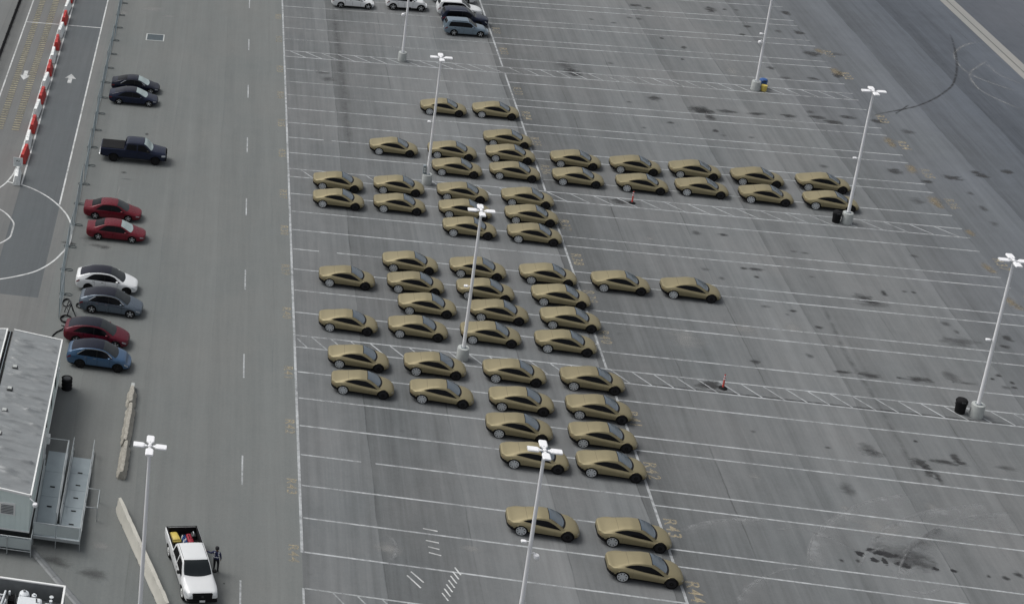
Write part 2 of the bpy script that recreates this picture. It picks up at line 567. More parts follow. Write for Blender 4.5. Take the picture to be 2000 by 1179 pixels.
def tag(o, label=None, cat=None, group=None, kind=None):
    if label:
        o['label'] = label
    if cat:
        o['category'] = cat
    if group:
        o['group'] = group
    if kind:
        o['kind'] = kind
    return o


def thing(name, label, cat, loc=(0, 0, 0), rz=0.0, group=None):
    o = bpy.data.objects.new(name, None)
    o.empty_display_size = 0.2
    COL.objects.link(o)
    o.location = loc
    o.rotation_euler = (0, 0, rz)
    return tag(o, label, cat, group)


def link_mesh(name, me, parent, loc=(0, 0, 0), rot=(0, 0, 0)):
    o = bpy.data.objects.new(name, me)
    COL.objects.link(o)
    o.parent = parent
    o.location = loc
    o.rotation_euler = rot
    return o


KIDS = {}


def copy_tree(o, parent=None):
    c = o.copy()
    COL.objects.link(c)
    c.parent = parent
    kids = KIDS.get(o.name)
    if kids is None:
        kids = KIDS[o.name] = list(o.children)
    for ch in kids:
        copy_tree(ch, c)
    return c


def at(proto, first, loc, rz, label):
    o = proto if first else copy_tree(proto)
    o.location = loc
    o.rotation_euler = (0, 0, rz)
    o['label'] = label
    return o


ORD = ['first', 'second', 'third', 'fourth', 'fifth', 'sixth', 'seventh', 'eighth', 'ninth', 'tenth', 'eleventh', 'twelfth',
       'thirteenth', 'fourteenth', 'fifteenth', 'sixteenth', 'seventeenth', 'eighteenth', 'nineteenth', 'twentieth']

# ------------------------------------------------------------------ the setting: ground sheets
def rect(x0, x1, y0, y1):
    return [(x0, y0), (x1, y0), (x1, y1), (x0, y1)]


ground = tag(MB().sheet(rect(-900, 900, -700, 1200), 0.0).build('ground', 'apron_asphalt'), kind='structure')
lot = tag(MB().sheet(rect(0.0, 72.1, -90, 160), 0.004).build('parking_lot', 'lot_asphalt'), kind='structure')
drive = tag(MB().sheet(rect(-18.35, 0.0, -90, 160), 0.004).build('driveway', 'drive_asphalt'), kind='structure')
yard = tag(MB().sheet(rect(-70, -18.35, -90, 3.0), 0.004).build('yard', 'verge_asphalt'), kind='structure')
verge = tag(MB().sheet(rect(-19.2, -18.35, 3.0, 160), 0.004).build('verge', 'verge_asphalt'), kind='structure')
verge2 = tag(MB().sheet(rect(-70, -27.6, 3.0, 160), 0.004).build('verge_beyond_road', 'verge_asphalt'), kind='structure')
lane_a = tag(MB().sheet(rect(-22.95, -19.2, 3.0, 160), 0.004).build('access_road', 'road_asphalt'), kind='structure')
lane_b = tag(MB().sheet(rect(-27.6, -22.95, 3.0, 160), 0.004).build('access_road_return_lane', 'road_worn'), kind='structure')
strip = MB().sheet(rect(72.15, 73.7, -60, 200), 0.006).build('concrete_strip', 'strip_concrete')
tag(strip, kind='structure')
MB().sheet(rect(72.84, 72.93, -60, 200), 0.010).build('joint', 'dark_metal', strip)

# ------------------------------------------------------------------ painted markings
PZ = 0.008


def line(p0, p1, w, parent, mat='line_paint', name='painted_line', z=PZ):
    a, b = Vector((p0[0], p0[1], 0)), Vector((p1[0], p1[1], 0))
    t = (b - a).normalized()
    n = Vector((-t.y, t.x, 0)) * w / 2
    return MB().sheet([tuple((a - n)[:2]), tuple((b - n)[:2]), tuple((b + n)[:2]), tuple((a + n)[:2])], z).build(name, mat, parent)


S, HW = 3.3723, 1.6228
X1, XE = 21.73, 54.4
HT = {1: 58.82, 2: 30.22, 3: 1.62, 4: -26.98, 0: 87.42}
rows_left = []
for hk in (0, 1, 2, 3):
    bot = HT[hk] - HW
    for i in range(1, 8):
        rows_left.append(bot - S * i)
for i, y in enumerate(rows_left):
    gap = {12: (3.3, 4.0), 24: (4.0, 4.9), 17: (2.2, 3.6)}.get(i)
    mt = 'line_paint_faint' if y > 45 else 'line_paint'
    if gap:
        line((0.14, y), (gap[0], y), 0.13, lot, mt)
        line((gap[1], y), (X1 - 0.08, y), 0.13, lot, mt)
    else:
        line((0.14, y), (X1 - 0.08, y), 0.13, lot, mt)
# edge line between driveway and lot, and the centre line of the lot
line((0, -23.68), (0, 150), 0.17, lot)
line((0, -26.98), (0, -60), 0.13, lot)
for a, b in ((HT[0] - HW, HT[1]), (HT[1] - HW, HT[2]), (HT[2] - HW, HT[3]), (HT[3] - HW, HT[4])):
    line((X1, a - 0.03), (X1, b + 0.03), 0.16, lot)
# right hand lanes
for hk in (0, 1, 2, 3):
    bot = HT[hk] - HW
    y = bot - 2.33
    for i in range(4):
        e = XE + random.uniform(-0.12, 0.12)
        line((X1 + 0.09, y), (e, y), 0.12, lot)
        line((X1 + 0.09, y - 4.33), (e, y - 4.33), 0.12, lot)
        y -= 4.33 + 1.64
# striped walkways
for hk, (sl, sr, sh, shr) in {1: (1.62, 1.52, 1.55, 1.1), 2: (1.87, 1.90, 1.0, 1.35), 3: (1.385, 1.435, 0.98, 1.0), 4: (1.4, 1.4, 1.0, 1.0), 0: (1.5, 1.5, 1.2, 1.2)}.items():
    t, b = HT[hk], HT[hk] - HW
    hm = 'line_paint_faint' if hk == 4 else 'line_paint'
    line((0.1, t), (XE - 0.05, t), 0.12, lot, hm)
    line((0.1, b), (XE, b), 0.13, lot, hm)
    x = {1: 0.6, 2: 1.09, 3: -0.1, 4: 1.7, 0: .6}[hk]
    while x < X1 - 1.3:
        if x > -0.05:
            line((x, t - .07), (x + sh, b + .07), 0.10, lot, hm, z=PZ + 0.003)
        else:
            line((x + 0.3, t - .45), (x + sh, b + .07), 0.11, lot, z=PZ + 0.003)
        x += sl
    x = {1: 22.35, 2: 21.85, 3: 22.0, 4: 22, 0: 22}[hk]
    while x < XE - 1.0:
        line((x, t - .07), (x + shr, b + .07), 0.10, lot, hm, z=PZ + 0.003)
        x += sr
# damp joint along the third walkway
def ribbon(pts, w, mat, parent, name, z=0.0065, shift=0.0):
    vs, fs, uv = [], [], []
    n = len(pts)
    P = [Vector((a, b, 0)) for a, b in pts]
    for i, p in enumerate(P):
        t = (P[min(i + 1, n - 1)] - P[max(i - 1, 0)]).normalized()
        s = Vector((-t.y, t.x, 0)) * w / 2
        p = p - s * shift
        vs += [(p.x - s.x, p.y - s.y, z), (p.x + s.x, p.y + s.y, z)]
        u = -1 + 2 * i / (n - 1)
        uv += [(u, -1), (u, 1)]
        if i:
            fs.append((2 * i - 2, 2 * i - 1, 2 * i + 1, 2 * i))
    me = bpy.data.meshes.new(name)
    me.from_pydata(vs, [], fs)
    me.materials.append(M[mat])
    ul = me.uv_layers.new(name='UVMap')
    for lp in me.loops:
        ul.data[lp.index].uv = uv[lp.vertex_index]
    return link_mesh(name, me, parent)


def smooth_path(pts, n=40):
    pts = np.array(pts, float)
    d = np.r_[0, np.cumsum(np.linalg.norm(np.diff(pts, axis=0), axis=1))]
    u = np.linspace(0, d[-1], n)
    fx, fy = pchip(list(zip(d, pts[:, 0]))), pchip(list(zip(d, pts[:, 1])))
    return [(float(fx(t)), float(fy(t))) for t in u]


def pchip(keys):
    xs = np.array([k[0] for k in keys], float)
    ys = np.array([k[1] for k in keys], float)
    h = np.diff(xs)
    d = np.diff(ys) / h
    n = len(xs)
    m_ = np.zeros(n)
    if n == 2:
        m_[:] = d[0]
    else:
        for i in range(1, n - 1):
            if d[i - 1] * d[i] > 0:
                w1, w2 = 2 * h[i] + h[i - 1], h[i] + 2 * h[i - 1]
                m_[i] = (w1 + w2) / (w1 / d[i - 1] + w2 / d[i])
        m_[0], m_[-1] = d[0], d[-1]

    def f(x):
        x = min(max(x, xs[0]), xs[-1])
        i = min(max(int(np.searchsorted(xs, x)) - 1, 0), n - 2)
        t = (x - xs[i]) / h[i]
        return float((1 + 2 * t) * (1 - t) ** 2 * ys[i] + t * (1 - t) ** 2 * h[i] * m_[i] + t * t * (3 - 2 * t) * ys[i + 1] + t * t * (t - 1) * h[i] * m_[i + 1])
    return f


ribbon([(x, 0.17 + random.uniform(-.015, .015)) for x in np.linspace(22.8, 48, 60)], 0.22, 'damp_seam', lot, 'damp_joint')


def text_mesh(txt, size, mat, sx=1.0, spacing=1.15):
    cu = bpy.data.curves.new('t', 'FONT')
    cu.body = txt
    cu.size = size
    cu.align_x = 'CENTER'
    cu.align_y = 'CENTER'
    cu.space_character = spacing
    cu.offset = size * .012
    o = bpy.data.objects.new('t', cu)
    COL.objects.link(o)
    dg = bpy.context.evaluated_depsgraph_get()
    dg.update()
    me = bpy.data.meshes.new_from_object(o.evaluated_get(dg))
    bpy.data.objects.remove(o, do_unlink=True)
    bpy.data.curves.remove(cu)
    for v in me.vertices:
        v.co.x *= sx
    me.materials.clear()
    me.materials.append(M[mat])
    return me


numbers = {}
def number(n, x, y, h, parent):
    key = (n, round(h, 2))
    if key not in numbers:
        numbers[key] = text_mesh('R%d' % n, h * 1.42, 'number_paint', 1.12 if h < .7 else 1.0)
    link_mesh('painted_number', numbers[key], parent, (x, y, PZ), (0, 0, -math.pi / 2))


for k in range(1, 15):                       # R31 .. R44 along the driveway edge
    blk, i = divmod(k + 1, 4)
    bot = HT[blk] - HW
    number(30 + k, -0.53, bot - S * (1 + 2 * i) - 0.25, 0.62, drive)
    yc = bot - 2.33 - i * 5.97 - 2.2
    number(30 + k, 22.35, yc, 0.78, lot)
    number(30 + k, 55.15, yc + 0.2, 0.78, lot)
# centre dashes of the driveway
for i in range(-2, 9):
    y = -1.8 + 12.62 * i
    line((-3.61, y - 3.2), (-3.61, y), 0.11, drive)
# short tick marks sprayed on the lot
for (a, b) in [((7.35, -19.75), (8.2, -19.85)), ((7.42, -20.9), (8.18, -21.0)), ((7.5, -21.5), (8.15, -21.62)), ((7.5, -22.05), (8.2, -22.2)),
               ((6.05, -24.5), (6.75, -25.5)), ((6.3, -24.1), (6.95, -24.95)), ((6.75, -27.2), (6.85, -28.1)), ((7.05, -27.0), (7.25, -28.0)), ((7.35, -26.9), (7.6, -27.8))]:
    line(a, b, 0.10, lot, 'road_line_paint', 'painted_tick', PZ + 0.003)
for i in range(7):
    x, y = 8.05 + i * 0.16, -26.0 + i * 0.42
    line((x - .12, y + .32), (x + .16, y - .32), 0.09, lot, 'road_line_paint', 'painted_tick', PZ + 0.003)

# access road markings
for x, y0, y1 in ((-19.23, 18.9, 150), (-22.92, 22.0, 150), (-23.74, 25.6, 150), (-27.46, 41, 150), (-27.46, 24, 41)):
    line((x, y0), (x, y1), 0.14, lane_a if x > -23 else lane_b, 'road_line_paint')
line((-27.4, 61.47), (-23.8, 61.43), 0.16, lane_b, 'road_line_paint', z=PZ + .003)
line((-22.85, 61.38), (-19.3, 61.32), 0.16, lane_a, 'road_line_paint', z=PZ + .003)


def polyline_paint(pts, w, parent):
    vs, fs = [], []
    P = [Vector((a, b, 0)) for a, b in pts]
    n = len(P)
    for i, p in enumerate(P):
        t = (P[min(i + 1, n - 1)] - P[max(i - 1, 0)]).normalized()
        s = Vector((-t.y, t.x, 0)) * w / 2
        vs += [(p.x - s.x, p.y - s.y, PZ + .003), (p.x + s.x, p.y + s.y, PZ + .003)]
        if i:
            fs.append((2 * i - 2, 2 * i - 1, 2 * i + 1, 2 * i))
    return MB().add(vs, fs).build('painted_line', 'road_line_paint', parent)


polyline_paint(smooth_path([(-23.76, 25.7), (-23.85, 24.3), (-24.19, 22.4), (-24.9, 20.6), (-26.3, 18.6), (-28.5, 16.6)]), 0.14, lane_b)
polyline_paint(smooth_path([(-24.15, 22.3), (-22.84, 21.96), (-20.87, 20.63), (-19.25, 18.65), (-18.22, 16.6), (-17.72, 14.42), (-17.70, 12.6), (-18.31, 9.92),
                            (-19.78, 7.15), (-21.37, 5.86), (-22.6, 5.15), (-24.5, 4.3), (-26.5, 3.9)], 70), 0.15, lane_a)
polyline_paint(smooth_path([(-25.6, 17.9), (-24.1, 16.96), (-23.2, 15.91), (-22.57, 14.3), (-22.57, 12.58), (-23.27, 11.03), (-24.6, 9.9)], 40), 0.14, lane_b)
# direction arrows
def arrow(x, y, sgn, parent):
    MB().sheet([(x - .2, y - 1.15 * sgn), (x + .2, y - 1.15 * sgn), (x + .2, y + .05 * sgn), (x - .2, y + .05 * sgn)], PZ + .003).build('painted_arrow', 'road_line_paint', parent)
    MB().sheet([(x - .56, y + .05 * sgn), (x + .56, y + .05 * sgn), (x, y + 1.25 * sgn)], PZ + .003).build('painted_arrow', 'road_line_paint', parent)


arrow(-25.67, 46.6, -1, lane_b)
arrow(-21.11, 46.6, 1, lane_a)
# yellow bars of the rumble strips
bar_me = {}
for x0, x1 in ((-26.72, -26.1), (-25.27, -24.6)):
    bed = MB().sheet(rect(x0 - .02, x1 + .02, 33.1, 80), PZ - .001).build('rumble_bed', 'rumble_gap', lane_b)
    me = MB().box(-(x1 - x0) / 2, (x1 - x0) / 2, -0.085, 0.085, 0, 0.018).mesh('painted_bar', 'rumble_paint')
    y = 33.3
    while y < 79:
        link_mesh('painted_bar', me, lane_b, ((x0 + x1) / 2, y, PZ + .001))
        y += 0.545

# ------------------------------------------------------------------ stains, scuffs and tyre marks on the paving
def stain(x, y, rx, ry, mat, rot=0.0, parent=None):
    vs, fs, uv = [], [], []
    n = 14
    z = 0.0058 + 0.0001 * random.random()
    vs.append((x, y, z))
    uv.append((0, 0))
    c, s = math.cos(rot), math.sin(rot)
    for i in range(n):
        a = 2 * math.pi * i / n
        px, py = rx * 1.6 * math.cos(a), ry * 1.6 * math.sin(a)
        vs.append((x + px * c - py * s, y + px * s + py * c, z))
        uv.append((math.cos(a), math.sin(a)))
        fs.append((0, 1 + i, 1 + (i + 1) % n))
    me = bpy.data.meshes.new('stain')
    me.from_pydata(vs, [], fs)
    me.materials.append(M[mat])
    ul = me.uv_layers.new(name='UVMap')
    for lp in me.loops:
        ul.data[lp.index].uv = uv[lp.vertex_index]
    return link_mesh('stain', me, parent or lot)


STAINS = [(38.54, 80.61, 0.68, 0.44, 'o'),(39.66, 80.02, 0.34, 0.35, 'o'),(46.36, 80.95, 0.51, 1.05, 'o'),(47.86, 81.26, 0.28, 0.35, 'o'),(49.09, 81.36, 0.28, 0.35, 'f'),(35.15, 53.6, 0.6, 0.61, 'o'),(32.59, 52.18, 0.3, 0.27, 'f'),(38.8, 51.63, 1.08, 0.79, 'o'),(39.24, 51.11, 0.73, 0.66, 'o'),(39.38, 49.93, 0.44, 0.78, 'o'),(41.27, 51.67, 0.88, 0.4, 'o'),(43.9, 51.68, 0.93, 0.33, 'o'),(35.44, 47.77, 0.34, 0.32, 'o'),(32.75, 46.01, 0.24, 0.37, 'f'),(39.1, 46.67, 0.29, 0.38, 'o'),(39.59, 45.73, 0.38, 0.25, 'f'),(42.02, 45.79, 0.33, 0.25, 'f'),(53.51, 69.26, 0.85, 0.79, 'o'),(55.9, 69.62, 0.74, 0.47, 'f'),(54.18, 81.46, 0.51, 0.71, 'o'),(53.87, 75.41, 0.55, 0.67, 'o'),(51.86, 75.45, 0.38, 0.5, 'f'),(51.71, 62.08, 0.51, 0.44, 'o'),(48.99, 61.77, 0.56, 0.44, 'f'),(48.32, 64.22, 0.41, 0.38, 'o'),(54.2, 63.42, 0.41, 0.6, 'o'),(50.41, 51.08, 0.82, 0.65, 'o'),(49.3, 52.04, 0.87, 0.4, 'o'),(52.09, 52.64, 0.73, 0.4, 'o'),(46.72, 51.79, 0.68, 0.4, 'o'),(54.63, 52.22, 0.58, 0.53, 'o'),(48.98, 53.19, 0.49, 0.4, 'f'),(56.58, 50.16, 0.57, 0.65, 'f'),(47.85, 73.53, 0.38, 0.41, 'o'),(48.95, 76.22, 0.44, 0.34, 'o'),(40.95, 68.34, 0.32, 0.39, 'o'),(40.02, 64.83, 0.21, 0.3, 'o'),(39.21, 70.64, 0.22, 0.32, 'o'),(32.66, 62.14, 0.37, 0.29, 'f'),(35.13, 74.39, 0.33, 0.33, 'f'),(37.12, 76.4, 0.39, 0.34, 'f'),(37.99, 76.26, 0.39, 0.42, 'f'),(32.94, 75.04, 0.28, 0.33, 'f'),(57.09, 40.48, 0.81, 0.47, 'o'),(59.76, 41.52, 0.63, 0.47, 'o'),(59.42, 42.07, 0.36, 0.36, 'o'),(62.25, 42.78, 0.54, 0.48, 'o'),(54.67, 39.19, 0.54, 0.35, 'o'),(57.44, 37.46, 0.31, 0.34, 'f'),(52.56, 40.81, 0.63, 0.59, 'o'),(57.45, 34.63, 0.3, 0.55, 'f'),(57.3, 31.68, 0.34, 0.53, 'f'),(52.49, 35.02, 0.57, 0.66, 'f'),(46.77, 40.63, 0.36, 0.47, 'f'),(42.75, 16.31, 0.67, 0.52, 'o'),(43.3, 15.76, 0.39, 0.26, 'o'),(44.57, 17.38, 0.24, 0.44, 'o'),(46.86, 18.03, 0.2, 0.18, 'o'),(46.18, 18.04, 0.2, 0.18, 'f'),(39.61, 23.12, 0.29, 0.19, 'f'),(40.47, 23.05, 0.29, 0.19, 'f'),(48.86, 24.33, 0.29, 0.29, 'f'),(39.89, 18.95, 0.24, 0.18, 'f'),(43.23, 15.52, 1.09, 0.52, 'f'),(47.66, 10.88, 1.27, 0.73, 'f'),(51.28, 12.23, 0.34, 0.5, 'o'),(50.62, 10.87, 0.37, 0.24, 'o'),(47.57, 13.49, 0.34, 0.34, 'f'),(47.97, 12.32, 0.19, 0.33, 'f'),(38.02, 4.76, 0.65, 0.22, 'o'),(39.82, 4.68, 0.69, 0.37, 'o'),(43.0, 4.83, 0.87, 0.37, 'o'),(41.74, 4.79, 0.29, 0.15, 'o'),(45.37, 5.74, 0.51, 0.61, 'f'),(46.0, 5.01, 0.72, 0.23, 'f'),(38.17, 10.94, 0.3, 0.24, 'o'),(36.39, 6.54, 0.26, 0.38, 'f'),(36.98, 13.09, 0.31, 0.21, 'o'),(36.42, 12.44, 0.19, 0.17, 'f'),(48.67, 6.59, 0.22, 0.23, 'o'),(48.06, 5.99, 0.18, 0.19, 'o'),(49.26, 5.78, 0.18, 0.19, 'o'),(49.17, 5.11, 0.21, 0.15, 'o'),(48.61, 5.05, 0.36, 0.23, 'f'),(36.8, -4.95, 0.61, 0.65, 'f'),(40.18, -3.31, 0.14, 0.13, 'o'),(34.27, -5.35, 0.17, 0.13, 'f'),(39.58, -5.87, 0.47, 0.51, 'o'),(39.84, -6.66, 0.33, 0.88, 'o'),(40.21, -7.36, 0.2, 0.62, 'o'),(41.23, -5.46, 0.8, 0.32, 'o'),(42.08, -4.99, 0.27, 0.65, 'o'),(42.31, -5.4, 0.33, 0.26, 'o'),(44.88, -5.35, 0.66, 0.32, 'f'),(36.98, -5.4, 0.67, 0.39, 'f'),(33.72, -16.2, 0.28, 0.22, 'k'),(34.14, -16.31, 0.62, 0.24, 'k'),(34.52, -16.47, 0.43, 0.19, 'k'),(32.89, -16.63, 0.22, 0.27, 'k'),(33.56, -17.11, 0.21, 0.21, 'k'),(34.12, -17.13, 0.15, 0.32, 'k'),(34.99, -17.18, 0.31, 0.21, 'k'),(35.21, -17.37, 0.27, 0.16, 'k'),(32.6, -17.41, 0.18, 0.21, 'o'),(31.63, -17.58, 0.15, 0.16, 'o'),(36.87, -17.23, 0.15, 0.16, 'k'),(37.85, -17.18, 0.18, 0.16, 'k'),(39.67, -17.3, 0.18, 0.16, 'o'),(40.6, -17.29, 0.21, 0.21, 'o'),(41.47, -16.77, 0.24, 0.32, 'o'),(36.18, -16.88, 0.92, 0.75, 'f'),(35.25, -16.36, 1.54, 1.18, 'f'),(34.13, -9.94, 0.46, 0.72, 'f'),(32.33, 4.9, 0.33, 0.3, 'o'),(35.05, 13.37, 0.39, 0.25, 'f'),(29.93, -4.39, 0.17, 0.2, 'f'),(32.72, 24.84, 0.38, 0.39, 'f'),(34.79, 25.02, 0.42, 0.29, 'o'),(31.96, 18.58, 0.36, 0.27, 'f'),(34.99, 19.31, 0.28, 0.23, 'o'),(35.86, 19.33, 0.57, 0.27, 'o'),(35.69, 18.05, 0.2, 0.22, 'o'),(32.95, 17.3, 0.24, 0.27, 'f'),(28.46, 59.04, 0.72, 0.86, 'o'),(28.68, 58.27, 0.62, 0.57, 'o'),(28.07, 60.61, 0.94, 1.45, 'f'),(28.6, 1.06, 0.5, 0.57, 'n'),(54.62, 63.91, 0.41, 0.75, 'o'),(3.73, 53.51, 0.62, 0.41, 'f'),(4.17, 51.84, 0.72, 0.67, 'f'),(-14.34, 26.29, 0.27, 0.21, 'o'),(-13.94, 25.02, 0.54, 0.1, 'f'),(-12.78, 34.9, 0.19, 0.23, 'o'),(-16.13, 13.37, 0.67, 0.71, 'f'),(-17.74, 12.22, 0.5, 0.26, 'o'),(-15.36, 12.28, 0.92, 0.35, 'f'),(-14.8, 12.05, 0.33, 0.26, 'f'),(-4.55, -27.56, 0.08, 0.09, 'o'),(-12.1, -28.31, 0.91, 0.55, 'f'),(-14.76, -27.7, 1.23, 0.47, 'f'),(54.45, 70.18, 0.42, 0.79, 'r'),(54.43, 64.55, 0.52, 1.05, 'r'),(54.13, 47.69, 0.47, 0.76, 'r'),(54.15, 46.79, 0.37, 0.63, 'r'),(54.16, 41.68, 0.45, 0.95, 'r'),(53.91, 35.23, 0.48, 0.99, 'r'),(54.02, 34.38, 0.35, 0.55, 'r'),(53.88, 23.54, 0.36, 0.67, 'r'),(54.1, 22.92, 0.28, 0.38, 'r'),(53.59, 17.98, 0.39, 0.71, 'r'),(53.85, 17.26, 0.31, 0.53, 'r'),(54.74, 29.57, 0.34, 0.62, 'r'),(32.62, 9.67, 0.91, 0.8, 'p'),(28.2, 7.26, 1.13, 1.53, 'p'),(28.81, 23.01, 0.29, 0.29, 'p'),(44.23, 62.39, 0.62, 1.47, 'p'),(28.75, -9.74, 0.4, 0.3, 'p'),(45.1, 0.97, 0.35, 0.28, 'p'),(33.4, -11.97, 0.32, 0.29, 'p'),(5.18, -22.16, 0.81, 0.69, 'p'),(10.04, -21.1, 0.62, 0.3, 'p'),(36.33, 10.47, 0.68, 0.64, 'p'),(38.73, -10.81, 0.45, 0.41, 'p'),(34.93, -13.7, 1.26, 1.12, 'p'),(-17.3, 66.51, 0.57, 0.96, 'p'),(-14.03, 68.34, 1.37, 0.81, 'p'),(-12.25, 66.44, 0.9, 0.32, 'p'),(-11.87, -25.61, 0.62, 0.39, 'p'),(-13.54, 20.58, 0.13, 1.34, 'p'),(-14.49, 22.86, 0.09, 1.19, 'p')]
SMAT = {'o': 'oil_dark_patch', 'f': 'faint_stain', 'k': 'fresh_oil', 'n': 'oil_dark_patch', 'r': 'rust_stain', 'p': 'pale_scuff'}
for (x, y, rx, ry, mk) in STAINS:
    stain(x, y, rx, ry, SMAT[mk], random.uniform(-.12, .12), lot if 0 < x < 72 else (drive if -18.3 < x <= 0 else ground))
ribbon(smooth_path([(69.54, 78.58), (68.83, 75.43), (67.71, 71.27), (66.62, 67.83), (65.63, 65.31), (64.52, 62.95), (63.27, 61.13), (62.09, 59.59), (60.68, 58.03), (59.09, 56.57), (57.38, 55.41), (55.73, 54.38), (54.3, 53.35)], 60), 0.32, 'tyre_mark_dark', ground, 'tyre_mark', 0.0062)
ribbon(smooth_path([(58.86, 57.14), (58.0, 55.97), (56.74, 54.35)], 60), 0.25, 'tyre_mark_dark', ground, 'tyre_mark', 0.0062)
ribbon(smooth_path([(71.84, 76.61), (70.25, 75.53), (68.87, 73.95), (67.89, 72.3), (67.37, 70.41), (67.19, 68.27), (67.57, 66.31), (68.68, 64.54), (70.62, 62.35)], 60), 0.35, 'tyre_mark_pale', ground, 'tyre_mark', 0.0062)
ribbon(smooth_path([(70.64, 71.1), (68.96, 69.0), (67.76, 67.36), (67.07, 65.53), (66.83, 62.83), (67.57, 60.42), (69.0, 57.92)], 60), 0.35, 'tyre_mark_pale', ground, 'tyre_mark', 0.0062)
ribbon(smooth_path([(69.99, 69.91), (70.2, 67.2), (71.53, 64.81)], 60), 0.3, 'tyre_mark_pale', ground, 'tyre_mark', 0.0062)
ribbon(smooth_path([(29.48, -19.65), (29.58, -18.51), (29.95, -16.98), (30.72, -15.33), (31.67, -13.99), (32.91, -12.68), (34.29, -11.47), (36.1, -10.34), (38.34, -9.43)], 60), 0.3, 'tyre_mark_pale', ground, 'tyre_mark', 0.0062)
ribbon(smooth_path([(33.55, -15.96), (34.09, -15.1), (35.02, -13.89), (36.44, -12.57), (37.93, -11.53), (40.09, -10.47), (42.54, -9.48)], 60), 0.35, 'tyre_mark_pale', ground, 'tyre_mark', 0.0062)
ribbon(smooth_path([(35.23, -16.69), (35.74, -15.73), (36.56, -14.69), (38.0, -13.31), (39.3, -12.2), (40.93, -11.21), (43.44, -10.21)], 60), 0.35, 'tyre_mark_pale', ground, 'tyre_mark', 0.0062)
ribbon(smooth_path([(28.56, -15.3), (30.0, -14.79), (30.85, -15.11), (31.8, -15.6), (32.79, -16.37)], 60), 0.2, 'tyre_mark_pale', ground, 'tyre_mark', 0.0062)
ribbon(smooth_path([(34.34, -18.66), (35.03, -17.09), (36.28, -15.12), (38.4, -12.97)], 60), 0.25, 'tyre_mark_pale', ground, 'tyre_mark', 0.0062)
ribbon(smooth_path([(34.2, -17.75), (34.54, -19.54), (35.3, -19.72), (36.82, -18.81), (38.18, -18.4)], 60), 0.4, 'tyre_mark_pale', ground, 'tyre_mark', 0.0062)
ribbon(smooth_path([(32.34, -18.15), (33.16, -16.77), (34.76, -15.45)], 60), 0.25, 'tyre_mark_pale', ground, 'tyre_mark', 0.0062)
ribbon(smooth_path([(26.95, -19.97), (27.98, -19.21), (29.0, -18.82)], 60), 0.25, 'tyre_mark_pale', ground, 'tyre_mark', 0.0062)
ribbon(smooth_path([(22.8, -16.55), (23.76, -15.83), (24.93, -15.19), (26.54, -14.61), (28.37, -14.32)], 60), 0.25, 'tyre_mark_pale', ground, 'tyre_mark', 0.0062)
ribbon(smooth_path([(24.53, -22.85), (25.12, -21.81), (25.91, -20.84), (26.91, -19.92)], 60), 0.3, 'tyre_mark_pale', ground, 'tyre_mark', 0.0062)
ribbon(smooth_path([(5.11, -23.35), (5.49, -22.66), (5.62, -21.9), (5.47, -21.31), (5.12, -20.89)], 60), 0.35, 'tyre_mark_pale', ground, 'tyre_mark', 0.0062)
ribbon(smooth_path([(29.48, -19.65), (29.58, -18.51), (29.95, -16.98), (30.72, -15.33), (31.67, -13.99), (32.91, -12.68), (34.29, -11.47), (36.1, -10.34), (38.34, -9.43)], 60), 2.6, 'pale_sweep', ground, 'tyre_mark', 0.0056, 1.0)
ribbon(smooth_path([(33.55, -15.96), (34.09, -15.1), (35.02, -13.89), (36.44, -12.57), (37.93, -11.53), (40.09, -10.47), (42.54, -9.48)], 60), 2.6, 'pale_sweep', ground, 'tyre_mark', 0.0056, 1.0)
ribbon(smooth_path([(35.23, -16.69), (35.74, -15.73), (36.56, -14.69), (38.0, -13.31), (39.3, -12.2), (40.93, -11.21), (43.44, -10.21)], 60), 2.6, 'pale_sweep', ground, 'tyre_mark', 0.0056, 1.0)
ribbon(smooth_path([(34.34, -18.66), (35.03, -17.09), (36.28, -15.12), (38.4, -12.97)], 60), 1.6, 'pale_sweep', ground, 'tyre_mark', 0.0056, 1.0)
ribbon(smooth_path([(22.8, -16.55), (23.76, -15.83), (24.93, -15.19), (26.54, -14.61), (28.37, -14.32)], 60), 1.3, 'pale_sweep', ground, 'tyre_mark', 0.0056, 1.0)
ribbon(smooth_path([(24.53, -22.85), (25.12, -21.81), (25.91, -20.84), (26.91, -19.92)], 60), 1.3, 'pale_sweep', ground, 'tyre_mark', 0.0056, 1.0)
ribbon(smooth_path([(39.53, 15.74), (39.32, 12.42), (39.03, 7.1), (39.15, 3.23), (39.12, -1.69), (39.07, -5.83), (38.8, -9.49)], 60), 0.55, 'faint_band', ground, 'tyre_mark', 0.0062)
ribbon(smooth_path([(5.5, 71.73), (5.59, 58.72), (5.63, 50.8), (5.54, 43.17), (5.63, 35.09)], 60), 1, 'faint_band', ground, 'tyre_mark', 0.0062)


